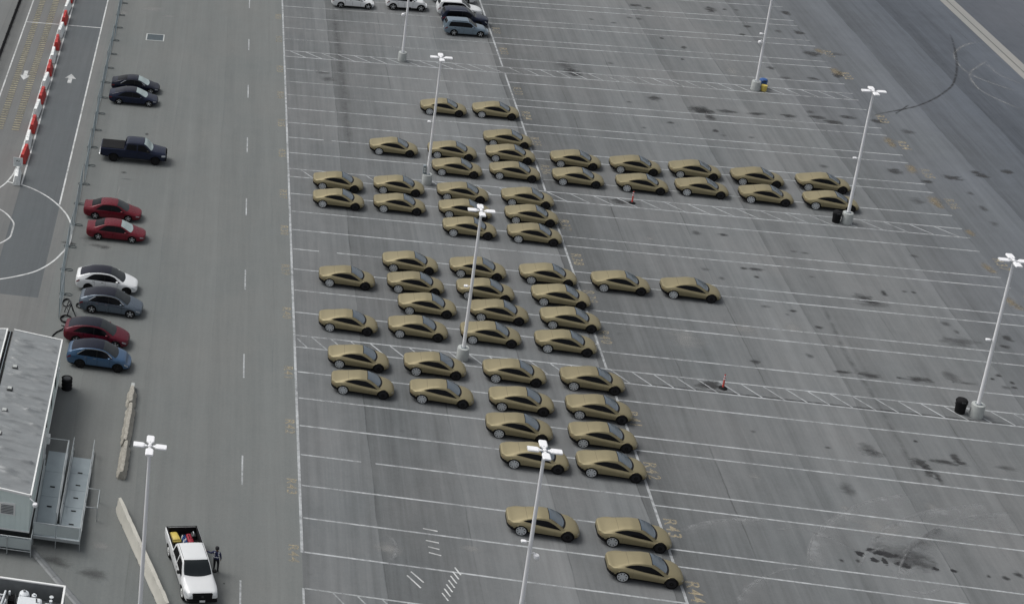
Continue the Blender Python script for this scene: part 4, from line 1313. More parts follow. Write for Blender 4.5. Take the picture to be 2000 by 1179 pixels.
# ---- pickup trucks
def make_pickup(name, label, loc, rz, paint_, open_bed, wsmat, rim, H=1.93):
    t = thing(name, label, 'pickup truck', loc, rz)
    L, xr, wb, r, W = 5.85, 1.18, 3.72, .405, 1.01
    rail = 1.30
    hood = 1.22
    lf = Loft(L, xr, wb, r,
              zb=[(0, .56), (.2, .50), (.5, .44), (L - .6, .42), (L - .2, .42), (L, .50)],
              zs=[(0, rail - .06), (2.04, rail - .05), (2.14, 1.24), (3.2, 1.20), (4.2, 1.13), (5.2, 1.06), (L - .1, .98), (L, .90)],
              zr=[(0, rail - .02), (.03, rail), (2.08, rail), (2.13, rail + .02), (2.20, H - .20), (2.34, H - .04), (2.7, H), (3.7, H - .01), (3.98, H - .10), (4.58, hood + .10), (4.7, hood + .06), (5.35, hood - .03), (L - .1, hood - .12), (L, hood - .26)],
              wm=[(0, W - .05), (.05, W - .01), (.3, W), (L - .8, W), (L - .35, W - .04), (L - .08, W - .12), (L, W - .2)],
              ws=[(0, W - .07), (.05, W - .03), (.3, W - .02), (2.0, W - .03), (L - .8, W - .05), (L - .35, W - .10), (L - .08, W - .18), (L, W - .28)],
              wt=[(0, W - .12), (.05, W - .09), (2.08, W - .09), (2.2, W - .18), (2.45, W - .24), (3.8, W - .24), (4.6, W - .15), (L - .8, W - .17), (L - .35, W - .22), (L - .08, W - .30), (L, W - .4)],
              cr=[(0, .012), (2.08, .012), (2.34, .06), (3.8, .06), (4.6, .05), (L - .5, .07), (L, .02)])

    def split(x, y, z):
        if x < .12 and z < .78:
            return 'rear_bumper'
        if x > L - .14 and z < .72:
            return 'front_bumper'
        if z < .52:
            return 'lower_trim'
        return 'body'
    bm = {'body': paint_, 'lower_trim': 'black_plastic', 'rear_bumper': 'black_plastic', 'front_bumper': 'black_plastic'}
    body_parts(t, lf, bm, split, openbed=(.10 - lf.off, 2.04 - lf.off, W - .13) if open_bed else None, arch=1.16)
    zt = pchip([(2.20, H - .20), (2.34, H - .04), (2.7, H), (3.7, H - .01), (3.98, H - .10), (4.58, hood + .10)])
    zs = lf.c['zs']
    lo = lambda x: zs(x) + .05
    hi = lambda x: max(lo(x) + .01, min(zt(x) - .15, lo(x) + .02 + (x - 2.28) * 5, lo(x) + .02 + max(0, 4.44 - x) * .95))
    both(t, lf, 'side_window', 'glass', 2.29, 3.2, lo, hi, .007, 16, 4)
    both(t, lf, 'side_window', 'glass', 3.30, 4.42, lo, hi, .007, 16, 4)
    wt = lf.c['wt']
    lf.top_patch(3.88, 4.64, lambda x: wt(x) - .06, .007, 14, 10, bow=.14, bow2=.04).build('windshield', wsmat, t, 50)
    MB().box(2.155 - lf.off, 2.18 - lf.off, -.62, .62, rail + .10, H - .17, .01).build('rear_window', 'glass', t)
    for px in (3.24, 2.26, 4.48):
        both(t, lf, 'door_seam', 'black_plastic', px, px + .015, const(.55), lambda x: zs(x) + .02, .003, 1, 7)
    for px in (3.32, 2.4):
        both(t, lf, 'door_handle', 'black_plastic', px, px + .2, lambda x: zs(x) - .14, lambda x: zs(x) - .10, .016, 2, 1)
    # roof side channels
    for sd in (1, -1):
        pts = [(x - lf.off, sd * (wt(x) - .07), lf.z_top(x, wt(x) - .07) + .004) for x in np.linspace(2.4, 3.85, 8)]
        MB().tube(pts, .012, 5).build('roof_channel', 'dark_metal', t)
    # nose: grille in a dark surround, lamps, bumper, plate
    gx = L - lf.off
    MB().box(gx - .10, gx + .02, -.60, .60, .66, 1.06, .05).build('grille_surround', 'black_plastic', t, 40)
    g = MB()
    for i in range(4):
        z = .72 + i * .08
        g.box(gx + .012, gx + .03, -.52, .52, z, z + .028)
    g.build('grille_bar', 'dark_rim', t)
    MB().lathe([(.075, gx + .02), (.075, gx + .042), (.05, gx + .045)], 16, 'X', (0, 0, .88)).build('emblem', 'dark_metal', t)
    for sd in (1, -1):
        lf.side_patch(L - .42, L - .07, const(.84), const(1.00), sd, .01, 6, 2).build('headlight', 'lamp_lens', t, 50)
        MB().box(-lf.off - .01, -lf.off + .06, sd * .80 - .07, sd * .80 + .07, .90, 1.22, .02).build('tail_light', 'tail_lens', t)
    MB().box(gx - .02, gx + .045, -.16, .16, .50, .61, .006).build('licence_plate', 'plate_white', t)
    MB().box(gx - .18, gx + .03, -.88, .88, .43, .62, .05).build('bumper_bar', 'black_plastic', t, 40)
    MB().box(-lf.off - .14, -lf.off + .04, -.92, .92, .52, .70, .04).build('step_bumper', 'chrome' if not open_bed else 'black_plastic', t, 40)
    mirror_pair(t, lf, 4.24, 1.30, 'black_plastic', 1.25)
    for sd in (1, -1):
        MB().box(2.1 - lf.off, 4.2 - lf.off, sd * .93 - .05, sd * .93 + .05, .38, .45, .02).build('side_step', 'dark_metal', t)
    if open_bed:
        b = MB()
        x0, x1, w = .09 - lf.off, 2.07 - lf.off, W - .115
        zf, zt_ = .80, rail - .01
        b.add([(x0, -w, zf), (x1, -w, zf), (x1, w, zf), (x0, w, zf), (x0, -w, zt_), (x1, -w, zt_), (x1, w, zt_), (x0, w, zt_)],
              [(0, 1, 2, 3), (0, 4, 5, 1), (1, 5, 6, 2), (2, 6, 7, 3), (3, 7, 4, 0)])
        b.build('bed_liner', 'black_rubber', t)
        rl = MB()
        for yy in (-w, w):
            rl.box(x0 - .03, x1, yy - .05, yy + .05, rail - .005, rail + .02, .01)
        rl.box(x0 - .06, x0 + .01, -w - .05, w + .05, rail - .005, rail + .018, .01)
        rl.build('bed_rail_cap', 'black_plastic', t)
    else:
        MB().box(.08 - lf.off, 2.07 - lf.off, -W + .12, W - .12, rail + .002, rail + .035, .012).build('bed_cover', 'black_rubber', t)
    add_wheels(t, lf, W - .015, r, .27, rim[0], rim[1])
    return t, lf


make_pickup('dark_pickup', 'black pickup truck with covered bed parked by the fence', (-13.54, 28.3 + 1.0, ZL), 0, 'navy_paint', False, 'pale_windshield', ('spoke', 'dark_rim'))
TR = R(-75.5)
TC = Vector((-6.49, -27.35, ZL))
wt_, wlf = make_pickup('white_pickup', 'white pickup truck with tools in its open bed, facing the camera', TC, TR, 'white_paint', True, 'dark_windshield', ('solid', 'white_plastic'))


def in_truck(x, y, z):
    c, s = math.cos(TR), math.sin(TR)
    return (TC.x + x * c - y * s, TC.y + x * s + y * c, TC.z + z)


bx = -wlf.off
# things lying in the bed (truck frame: x forward, y to its left)
b = MB().box(-.42, .42, -.30, .30, 0, .22, .07).box(-.36, .36, -.24, .24, .20, .30, .05)
tag(b.build('storage_tote', 'yellow_plastic', None, 40, in_truck(bx + .62, -.52, .81), TR + .12), 'yellow plastic tote lying in the pickup bed', 'tote')
t = thing('water_bottle_pack', 'blue and clear bottle pack in the middle of the pickup bed', 'bottles', in_truck(bx + .95, .02, .81), TR)
for i in range(5):
    for j in range(2):
        MB().lathe([(.055, 0), (.06, .02), (.06, .24), (.02, .30), (.02, .33)], 10, 'Z', (i * .15 - .3, j * .14 - .07, 0)).build('bottle', 'blue_plastic' if (i + j) % 3 else 'white_plastic', t, 40)
t = thing('tool_bag', 'dark red tool bag with handles in the pickup bed', 'bag', in_truck(bx + .85, .36, .81), TR)
MB().box(-.40, .40, -.16, .16, 0, .30, .06).build('bag_body', 'red_cloth', t, 40)
for yy in (-.08, .08):
    MB().tube([(-.16, yy, .28), (-.12, yy, .42), (.12, yy, .42), (.16, yy, .28)], .018, 6).build('handle', 'dark_cloth', t, 40)
t = thing('jump_pack', 'dark toolbox with pale handle at the tailgate corner of the bed', 'toolbox', in_truck(bx + .45, .66, .81), TR)
MB().box(-.20, .20, -.13, .13, 0, .24, .03).build('case', 'dark_metal', t, 40)
MB().tube([(-.12, 0, .23), (-.10, 0, .33), (.10, 0, .33), (.12, 0, .23)], .02, 6).build('handle', 'machine_white', t, 40)
t = thing('air_hose', 'coiled grey hose near the cab in the pickup bed', 'hose', in_truck(bx + 1.42, .48, .81), TR)
pts = []
for i in range(60):
    a = i * .42
    pts.append((.17 * math.cos(a), .17 * math.sin(a) * .9, .03 + .0022 * i))
MB().tube(pts, .018, 6).build('coil', 'machine_white', t, 50)

# ------------------------------------------------------------------ light poles
def head_mesh():
    b = MB()
    o_, w0, w1 = [], .07, .19
    prof = [(.16, .06), (.24, .08), (.34, .19), (.42, .215), (.84, .215), (.90, .18)]
    n = len(prof)
    vs, fs = [], []
    for x, w in prof:
        zt = .06 if x < .3 else .10
        for y, z in ((-w, 0), (w, 0), (w, zt * .7), (w * .8, zt), (-w * .8, zt), (-w, zt * .7)):
            vs.append((x, y, z))
    for i in range(n - 1):
        for q in range(6):
            q2 = (q + 1) % 6
            fs.append((i * 6 + q, (i + 1) * 6 + q, (i + 1) * 6 + q2, i * 6 + q2))
    fs.append((0, 1, 2, 3, 4, 5))
    fs.append(tuple((n - 1) * 6 + q for q in range(6)))
    b.add(vs, fs)
    return b.mesh('lamp_head', 'head_white', 25)


HEAD = head_mesh()
DISC = MB().box(.30, .36, -.05, .05, .073, .095, .01).mesh('driver_cover', 'galvanised')
PH = 11.9


def light_pole(x, y, label, base=True, dome=0, boxy=1, panel=False):
    t = thing('light_pole', label, 'light pole', (x, y, ZL), 0, 'white four-headed light poles')
    zb = 0.0
    if base:
        p = MB().lathe([(.42, 0), (.425, .05), (.41, .9), (.395, .95), (.25, .955)], 28).build('pedestal', 'concrete_base', t, 35)
        zb = .95
        f = MB().box(-.17, .17, -.17, .17, .956, .98, .004)
        for a in (-1, 1):
            for c in (-1, 1):
                f.lathe([(.02, .98), (.02, 1.03)], 6, 'Z', (a * .13, c * .13, 0))
        f.build('base_plate', 'galvanised', t)
    MB().lathe([(.125, zb + .03), (.118, 3), (.105, 7), (.085, PH)], 16).build('shaft', 'pole_white', t, 30)
    MB().lathe([(.10, PH - .12), (.11, PH - .08), (.11, PH + .08), (.06, PH + .12)], 14).build('tenon_cap', 'pole_white', t, 30)
    for i in range(4):
        a = i * math.pi / 2
        h = link_mesh('lamp_head', HEAD, t, (0, 0, PH + .0), (0, 0, a))
        link_mesh('driver_cover', DISC, h)
        MB().tube([(.06, 0, PH + .025), (.22, 0, PH + .025)], .03, 6).build('arm', 'pole_white', t, 40).rotation_euler = (0, 0, a)
    if boxy:
        MB().tube([(-.09, 0, 5.95), (-.26, 0, 5.97)], .022, 6).build('bracket', 'pole_white', t)
        MB().box(-.52, -.24, -.10, .10, 5.85, 5.99, .03).build('sensor_box', 'head_white', t, 30)
    if dome:
        MB().tube([(dome * .1, 0, 5.2), (dome * .25, 0, 5.27), (dome * .36, -.03, 5.2)], .025, 6).build('bracket', 'pole_white', t, 40)
        MB().lathe([(.05, 5.22), (.15, 5.17), (.17, 5.05), (.15, 4.95), (.08, 4.87), (.02, 4.85)], 16, 'Z', (dome * .38, -.05, 0)).build('dome_camera', 'head_white', t, 40)
    if panel:
        MB().box(-.42, -.16, -.12, .14, .98, 1.75, .02).build('control_panel', 'galvanised', t)
        MB().box(-.36, -.22, -.14, -.118, 1.40, 1.55, .005).build('panel_door', 'sign_white', t)
        MB().box(-.36, -.22, -.14, -.118, 1.15, 1.30, .005).build('panel_door', 'sign_white', t)
    return t


light_pole(11.82, 58.45, 'white light pole on the top striped walkway beside the far cars', dome=-1, boxy=0)
light_pole(11.78, 29.6, 'white light pole with a control panel, on the second striped walkway', panel=True)
light_pole(11.79, .85, 'white light pole in the middle of the third striped walkway among gold cars')
light_pole(11.83, -27.94, 'white light pole at bottom centre with round camera, base out of frame', dome=1)
light_pole(45.34, 29.39, 'white light pole at the right end of the long gold rows', boxy=1)
light_pole(45.2, .75, 'white light pole at the right edge with black bin at its base')
light_pole(45.27, 57.85, 'white light pole at top right with blue and yellow bins at its base', dome=-1)
light_pole(-9.25, -32.08, 'white light pole in the driveway beside the concrete barrier', boxy=0)

# ------------------------------------------------------------------ bins and delineators
def bin_(name, label, x, y, mat, r=.30, h=.95, lid=True, cat='bin'):
    t = thing(name, label, cat, (x, y, ZL))
    MB().lathe([(r * .86, 0), (r * .9, .03), (r, h * .72), (r * 1.04, h * .74), (r * 1.04, h * .79), (r * .98, h * .79)], 22).build('barrel', mat, t, 30)
    if lid:
        MB().lathe([(r * 1.08, h * .77), (r * 1.1, h * .84), (r * .9, h * .95), (r * .5, h), (.02, h * 1.01)], 22).build('lid', mat, t, 30)
        MB().box(-r * .35, r * .35, -r * 1.12, -r * .9, h * .80, h * .90, .01).build('flap', 'dark_metal', t)
    for sd in (-1, 1):
        MB().tube([(sd * r * .98, -.08, h * .62), (sd * r * 1.14, -.05, h * .64), (sd * r * 1.14, .05, h * .64), (sd * r * .98, .08, h * .62)], .018, 6).build('handle', mat, t, 40)
    return t


bin_('litter_bin', 'black lidded bin beside the pole at the right end of the gold rows', 44.52, 29.35, 'black_rubber', .32, 1.05)
bin_('litter_bin', 'black lidded bin beside the light pole at the right edge', 44.28, 1.0, 'black_rubber', .34, 1.10)
bin_('recycling_bin', 'blue bin at the foot of the top right light pole', 46.1, 58.55, 'blue_plastic', .34, 1.0)
bin_('bucket', 'yellow bucket in front of the blue bin at the pole', 46.0, 57.75, 'yellow_plastic', .28, .75, False, 'bucket')
t = thing('drum', 'black ribbed drum standing at the corner of the trailer', 'drum', (-15.75, -9.0, ZL))
MB().lathe([(.36, 0), (.38, .04), (.36, .07), (.36, .27), (.385, .31), (.36, .35), (.36, .55), (.385, .59), (.36, .63), (.36, .78), (.39, .82), (.39, .85), (.34, .85), (.34, .82), (.02, .82)], 26).build('shell', 'black_rubber', t, 28)
MB().lathe([(.26, .82), (.26, .855), (.2, .86), (.02, .855)], 20).build('lid', 'dark_metal', t, 30)


def delineator(x, y, label):
    t = thing('delineator', label, 'delineator', (x, y, ZL), 0, 'red delineator posts on the walkways')
    MB().lathe([(.30, 0), (.30, .03), (.22, .09), (.09, .12), (.075, .13)], 8).build('rubber_base', 'black_rubber', t)
    MB().lathe([(.075, .10), (.06, .4), (.05, 1.06), (.05, 1.10), (.02, 1.11)], 14).build('post', 'orange_plastic', t, 30)
    for z in (.72, .92):
        MB().lathe([(.0605, z), (.0585, z + .10)], 14, cap=False).build('reflective_band', 'reflective_cloth', t, 30)
    MB().tube([(-.035, 0, 1.10), (-.03, 0, 1.17), (.03, 0, 1.17), (.035, 0, 1.10)], .012, 6).build('handle', 'dark_metal', t, 30)
    stain(x - .9, y + .1, .9, .45, 'oil_dark_patch')  # plain dark patch on the ground left of the post


delineator(28.6, 29.45, 'red delineator post on black base below the long gold rows')
delineator(29.22, .75, 'red delineator post on black base on the third striped walkway')

# ------------------------------------------------------------------ temporary fence along the driveway
FX = -17.62


def make_panel():
    t = thing('fence_panel', '', 'fence', (0, 0, 0), 0, 'temporary fence panels along the driveway')
    W_, Hh = 3.74, 1.83
    for y in (-W_ / 2, W_ / 2):
        MB().tube([(0, y, .06), (0, y, Hh)], .022, 8).build('post', 'galvanised', t, 40)
    for z in (.12, Hh - .02):
        MB().tube([(0, -W_ / 2, z), (0, W_ / 2, z)], .019, 8).build('rail', 'galvanised', t, 40)
    MB().tube([(0, 0, .12), (0, 0, Hh - .02)], .016, 8).build('rail', 'galvanised', t, 40)
    b = MB()
    n = 24
    for i in range(1, n):
        y = -W_ / 2 + W_ * i / n
        b.tube([(0, y, .12), (0, y, Hh - .02)], .0035, 4, cap=False)
    for i in range(1, 12):
        z = .12 + (Hh - .14) * i / 12
        b.tube([(0, -W_ / 2, z), (0, W_ / 2, z)], .0035, 4, cap=False)
    o = b.build('wire_mesh', 'fence_wire', t)
    o['kind'] = 'stuff'
    # looped stabiliser foot at one end
    f = MB()
    for sd in (1, -1):
        k = .62 if sd > 0 else .34
        f.tube([(0, W_ / 2 - .10, .03), (sd * k * .7, W_ / 2 - .16, .03), (sd * k, W_ / 2 - .06, .03), (sd * k, W_ / 2 + .10, .03), (sd * k * .7, W_ / 2 + .20, .03), (0, W_ / 2 + .12, .03)], .028, 6)
    f.build('foot', 'fence_foot', t, 40)
    MB().box(-.10, .10, W_ / 2 - .12, W_ / 2 + .12, 0, .09, .02).build('foot_block', 'fence_foot', t)
    return t


fp = make_panel()
ys = [67.6 + 3.86, 67.6] + [67.6 - 3.855 * i for i in range(1, 18)]
ys.sort()
for i, y in enumerate(ys):
    n = 'nineteenth' if i == 18 else ORD[i] if i < 20 else ''
    lab = 'grey wire mesh fence panel nearest the trailer' if i == 0 else 'grey wire mesh fence panel, %s from the trailer end' % ORD[i]
    at(fp, i == 0, (FX + .28 * (1 if i == 0 else 0) + random.uniform(-.09, .09), y, ZL), R(random.uniform(-2.2, 2.2)), lab)

# black railing at the far left of the road
t = thing('iron_railing', 'black iron railing along the far left edge of the road', 'railing', (-28.75, 0, ZL))
for z in (.10, 1.05):
    MB().tube([(0, 38, z), (0, 110, z)], .03, 6).build('rail', 'iron_rail', t)
y = 38.0
pk = MB().tube([(0, 0, .1), (0, 0, 1.08)], .018, 5).mesh('picket', 'iron_rail')
pp = MB().tube([(0, 0, 0), (0, 0, 1.15)], .04, 6).mesh('post', 'iron_rail')
i = 0
while y < 75:
    link_mesh('post' if i % 12 == 0 else 'picket', pp if i % 12 == 0 else pk, t, (0, y, 0))
    y += .2
    i += 1

# ------------------------------------------------------------------ red and white barriers on the median
def barrier_proto(mat, cat_group):
    t = thing('road_barrier', '', 'barrier', (0, 0, 0), 0, cat_group)
    Lb, Hb = 2.35, .92
    b = MB()
    poly = [(-.31, 0), (.31, 0), (.31, .16), (.21, .38), (.15, Hb - .05), (.11, Hb), (-.11, Hb), (-.15, Hb - .05), (-.21, .38), (-.31, .16)]
    # body in three bays with recesses between
    for y0, y1, s in ((-Lb / 2, -.44, 1), (-.44, -.36, .8), (-.36, .36, 1), (.36, .44, .8), (.44, Lb / 2, 1)):
        b.extrude_y([(x * s, z * (1 if s == 1 else .97)) for x, z in poly], y0, y1)
    b.build('shell', mat, t, 30)
    for y in (-.62, 0, .62):
        MB().lathe([(.06, Hb - .02), (.06, Hb + .025), (.03, Hb + .03)], 12, 'Z', (0, y, 0)).build('filler_cap', mat, t, 30)
    for sd in (-1, 1):
        MB().box(-.05, .05, sd * Lb / 2 - .05, sd * Lb / 2 + .09, .12, Hb - .18, .02).build('hinge', mat, t)
        MB().box(sd * .165 - .03, sd * .165 + .03, -.5, .5, .02, .11, .01).build('fork_slot', 'dark_metal', t)
    return t


pr = {'red': barrier_proto('red_plastic', 'red plastic barriers on the median'), 'white': barrier_proto('white_plastic', 'white plastic barriers on the median')}
used = {'red': False, 'white': False}
by = [22.9, 27.3, 30.4, 33.9, 37.6, 40.8, 44.5, 47.9, 51.4, 55.0, 58.7, 62.4, 65.9, 69.4]
for i, y in enumerate(by):
    c = 'white' if i % 2 == 0 else 'red'
    k = i // 2
    lab = 'white plastic road barrier below the sign at the median end' if i == 0 else '%s plastic road barrier, %s %s one from the sign' % (c, ORD[k], c)
    at(pr[c], not used[c], (-23.37 + random.uniform(-.05, .05), y, 0.013), R(random.uniform(-3, 3)), lab)
    used[c] = True
# sign standing in front of the first barrier
t = thing('notice_sign', 'white notice board on posts at the end of the barrier row', 'sign', (-23.42, 23.35, 0.013), 0)
MB().box(-.42, .42, -.02, .02, 1.05, 1.92, .008).build('board', 'sign_white', t)
for x in (-.16, .16):
    MB().tube([(x, .05, .85), (x, .05, 1.8)], .025, 8).build('post', 'galvanised', t)
sg = MB().box(-.15, .0, -.026, -.021, 1.60, 1.67).box(-.15, -.09, -.026, -.021, 1.53, 1.60).box(.02, .13, -.026, -.021, 1.53, 1.59).box(.08, .13, -.026, -.021, 1.55, 1.65)
sg.build('printed_symbol', 'sign_ink', t)
tx = MB()
for z, x0, x1 in ((1.36, -.26, .26), (1.27, -.30, .28), (1.19, -.2, .22)):
    x = x0
    while x < x1:
        w = random.uniform(.03, .09)
        tx.box(x, min(x + w, x1), -.025, -.021, z, z + .04)
        x += w + .025
tx.build('printed_lettering', 'sign_ink_grey', t)

# ------------------------------------------------------------------ drain grate
t = tag(MB().sheet(rect(-14.30, -12.46, 58.80, 60.63), .006).build('drain_grate', 'dark_metal'), 'rectangular steel drain grate set in the driveway', 'grate')
fr_ = MB()
for a, b_ in (((-14.34, -14.22), (58.74, 60.69)), ((-12.54, -12.42), (58.74, 60.69)), ((-14.22, -12.54), (58.74, 58.86)), ((-14.22, -12.54), (60.57, 60.69))):
    fr_.box(a[0], a[1], b_[0], b_[1], .006, .02)
fr_.build('frame', 'concrete_base', t)
gb = MB().box(0, 1.68, -.045, .045, .007, .016).mesh('bar', 'grate_steel')
for i in range(12):
    link_mesh('bar', gb, t, (-14.22, 58.95 + i * .14, 0))

# ------------------------------------------------------------------ concrete barriers
def krail(bm, L, zs=1.0, w=.30, h=.82, n=24, jag=0.0, seed=1):
    rnd = random.Random(seed)
    prof = [(w, 0), (w, .08), (w * .62, .28), (w * .40, h - .03), (w * .33, h), (-w * .33, h), (-w * .40, h - .03), (-w * .62, .28), (-w, .08), (-w, 0)]
    vs, fs = [], []
    for i in range(n + 1):
        y = -L / 2 + L * i / n
        e = 1 - (.35 * max(0, 1 - min(i, n - i) / 1.5) if jag else 0)
        for x, z in prof:
            j = jag * rnd.uniform(-1, 1)
            vs.append((x * e + j * (1 if z < .3 else .5), y + j * .3, max(0, z * (1 - (.10 * rnd.random() if jag and z > .5 else 0)))))
    m_ = len(prof)
    for i in range(n):
        for q in range(m_):
            q2 = (q + 1) % m_
            fs.append((i * m_ + q, (i + 1) * m_ + q, (i + 1) * m_ + q2, i * m_ + q2))
    fs.append(tuple(range(m_)))
    fs.append(tuple(n * m_ + q for q in range(m_ - 1, -1, -1)))
    bm.add(vs, fs)
    return bm


OLD = [(-9.55, 2.0, 'farthest of the row'), (-12.9, 4.4, 'long middle one of the row'), (-17.0, 3.5, 'nearest of the row')]
for i, (y, L_, d) in enumerate(OLD):
    t = thing('weathered_barrier', 'weathered brown concrete barrier, %s in the driveway' % d, 'barrier', (-11.22, y, ZL), R(random.uniform(-1.5, 1.5)), 'weathered concrete barriers')
    krail(MB(), L_, n=int(L_ * 7), jag=.045, seed=i + 3, w=.32, h=.66).build('concrete', 'concrete_old', t, 25)
t = thing('timber_wedge', 'small grey block at the far end of the weathered barriers', 'block', (-11.2, -8.25, ZL))
MB().box(-.13, .13, -.3, .35, 0, .42, .03).build('block', 'concrete_base', t)
a0, a1 = Vector((-11.15, -21.75, 0)), Vector((-7.7, -31.0, 0))
kd = (a1 - a0)
ka = math.atan2(kd.y, kd.x) - math.pi / 2
t = thing('concrete_barrier', 'long pale concrete barrier running diagonally beside the white pickup', 'barrier', ((a0 + a1) / 2)[:2] + (ZL,), ka)
krail(MB(), kd.length, n=30, jag=.008, seed=9, w=.32, h=.86).build('concrete', 'concrete_new', t, 25)
for s in (-.33, .0, .33):
    MB().box(-.33, .33, s * kd.length - .12, s * kd.length + .12, .0, .06).build('drain_slot', 'dark_metal', t)

# ------------------------------------------------------------------ trailer building with roof membrane
def wavy_roof(x0, x1, y0, y1, z0, z1, seed):
    rnd = np.random.RandomState(seed)
    nx, ny = 30, 260
    ph = rnd.rand(12) * 6.28
    vs, fs = [], []
    wr = [(rnd.uniform(x0, x1), rnd.uniform(y0 + .5, y1 - .5), rnd.uniform(.5, 1.4), rnd.uniform(-.35, .1), rnd.uniform(.05, .11)) for _ in range(130)]
    for j in range(ny + 1):
        y = y0 + (y1 - y0) * j / ny
        for i in range(nx + 1):
            u = i / nx
            x = x0 + (x1 - x0) * u
            z = z0 + (z1 - z0) * u
            z += .012 * math.sin(y * 2.1 + x * .8 + ph[0]) + .008 * math.sin(y * 4.3 - x * 1.4 + ph[1])
            for cx, cy, ln, sl, am in wr:
                dx = (x - cx) / ln
                if abs(dx) < 1:
                    dy = (y - cy - sl * (x - cx) - .12 * dx * dx) / .10
                    if abs(dy) < 3:
                        ef = min(1, max(0, (min(x - x0, x1 - x) - .12) * 4)) * min(1, max(0, (min(y - y0, y1 - y) - .12) * 4))
                        z += ef * am * (1 - dx * dx) ** 2 * math.exp(-dy * dy)
            vs.append((x, y, z))
    for j in range(ny):
        for i in range(nx):
            a = j * (nx + 1) + i
            fs.append((a, a + 1, a + nx + 2, a + nx + 1))
    return MB().add(vs, fs)


def trailer(name, label, xl, xr, y0, y1, zl, zr, vents, seed):
    t = thing(name, label, 'building', (0, 0, ZL))
    ze = min(zl, zr)
    zw = .95
    f = lambda x: zl + (zr - zl) * (x - xl) / (xr - xl)
    # front / rear walls follow the pitch
    for y, nm in ((y0, 'wall'), (y1, 'wall')):
        d = .08 if y == y0 else -.08
        ins = .06
        a, b_ = xl + ins, xr - ins
        MB().add([(a, y + .05 * (1 if d > 0 else -1), zw), (b_, y + .05 * (1 if d > 0 else -1), zw), (b_, y + .05 * (1 if d > 0 else -1), f(b_) - .1), (a, y + .05 * (1 if d > 0 else -1), f(a) - .1),
                  (a, y + d * 1.6, zw), (b_, y + d * 1.6, zw), (b_, y + d * 1.6, f(b_) - .1), (a, y + d * 1.6, f(a) - .1)],
                 [(0, 1, 2, 3), (4, 5, 6, 7), (0, 1, 5, 4), (1, 2, 6, 5), (2, 3, 7, 6), (3, 0, 4, 7)]).build(nm, 'siding', t)
    for x, zz in ((xl, zl), (xr, zr)):
        d = .06 if x == xl else -.06
        MB().box(min(x + d, x + d * 2), max(x + d, x + d * 2), y0 + .13, y1 - .13, zw, zz - .1).build('wall', 'siding', t)
        # battens of the ribbed siding
    bt = MB().box(-.012, .012, -.02, 0, 0, 1).mesh('siding_batten', 'siding')
    n = int((xr - xl) / .305)
    for i in range(1, n):
        x = xl + (xr - xl) * i / n
        o = link_mesh('siding_batten', bt, t, (x, y0 + .052, zw + .02))
        o.scale = (1, 1, f(x) - .14 - zw)
    bs = MB().box(0, .02, -.012, .012, 0, 1).mesh('siding_batten', 'siding')
    n = int((y1 - y0) / .61)
    for i in range(1, n):
        y = y0 + (y1 - y0) * i / n
        o = link_mesh('siding_batten', bs, t, (xr - .062, y, zw + .02))
        o.scale = (1, 1, zr - .14 - zw)
    # skirt below the floor
    MB().box(xl + .12, xr - .12, y0 + .16, y1 - .16, 0.02, zw).build('skirt', 'dark_metal', t)
    MB().box(xl + .02, xr - .02, y0 + .02, y1 - .02, zw - .10, zw + .01, .01).build('floor_trim', 'trim_white', t)
    rf = wavy_roof(xl, xr, y0, y1, zl, zr, seed).build('roof', 'roof_membrane', t, 80)
    # white edge flashing
    e = MB()
    for y in (y0, y1):
        s = -1 if y == y0 else 1
        e.add([(xl, y - .03 * s, zl - .10), (xr, y - .03 * s, zr - .10), (xr, y - .03 * s, zr + .05), (xl, y - .03 * s, zl + .05),
               (xl, y + .06 * s, zl - .10), (xr, y + .06 * s, zr - .10), (xr, y + .06 * s, zr + .05), (xl, y + .06 * s, zl + .05)],
              [(0, 1, 2, 3), (4, 5, 6, 7), (0, 1, 5, 4), (1, 2, 6, 5), (2, 3, 7, 6), (3, 0, 4, 7)])
    e.box(xr - .03, xr + .06, y0 - .06, y1 + .06, zr - .12, zr + .055)
    e.build('roof_edge', 'trim_white', rf)
    for (x, y) in vents:
        z = f(x)
        v = MB().box(-.19, .19, -.19, .19, -.02, .10, .03).build('roof_vent', 'dark_metal', rf, 30, (x, y, z))
        MB().box(-.15, .15, -.15, .15, .10, .17, .03).build('vent_cap', 'concrete_base', v, 30)
    return t, rf


tr, rf = trailer('trailer_building', 'grey trailer building with a wrinkled membrane roof beside the ramps', -19.62, -16.25, -26.5, -8.65, 4.0, 3.6, [(-18.95, -13.3), (-18.95, -15.95), (-18.95, -18.5), (-18.95, -21.1)], 3)
tr2, rf2 = trailer('trailer_building', 'grey trailer building mostly out of frame at left', -23.5, -20.1, -26.5, -8.65, 3.6, 4.0, [(-21.5, -14.5)], 8)
t = tag(MB().box(-20.02, -19.70, -26.3, -8.7, 3.84, 3.90).build('roof_gap_strip', 'black_rubber'), 'black strip filling the dark gap between the two trailer roofs', 'gap strip')  # black strip stands in for the darkness of the open gap
MB().box(-19.87, -19.83, -26.3, -8.7, 3.902, 3.93).build('roof_gap_rib', 'galvanised', t)
tag(t, kind='structure')
# door canopy at the far end
MB().box(-19.2, -17.35, -8.60, -8.15, 3.20, 3.28, .01).build('canopy', 'trim_white', tr)
# louvre on the front wall
lv = MB().box(-18.15, -17.15, -26.51, -26.445, 2.0, 2.85, .01).build('louvre', 'trim_white', tr)
for i in range(6):
    MB().box(-18.03, -17.27, -26.535, -26.512, 2.1 + i * .11, 2.16 + i * .11).build('slat', 'machine_grey', lv)
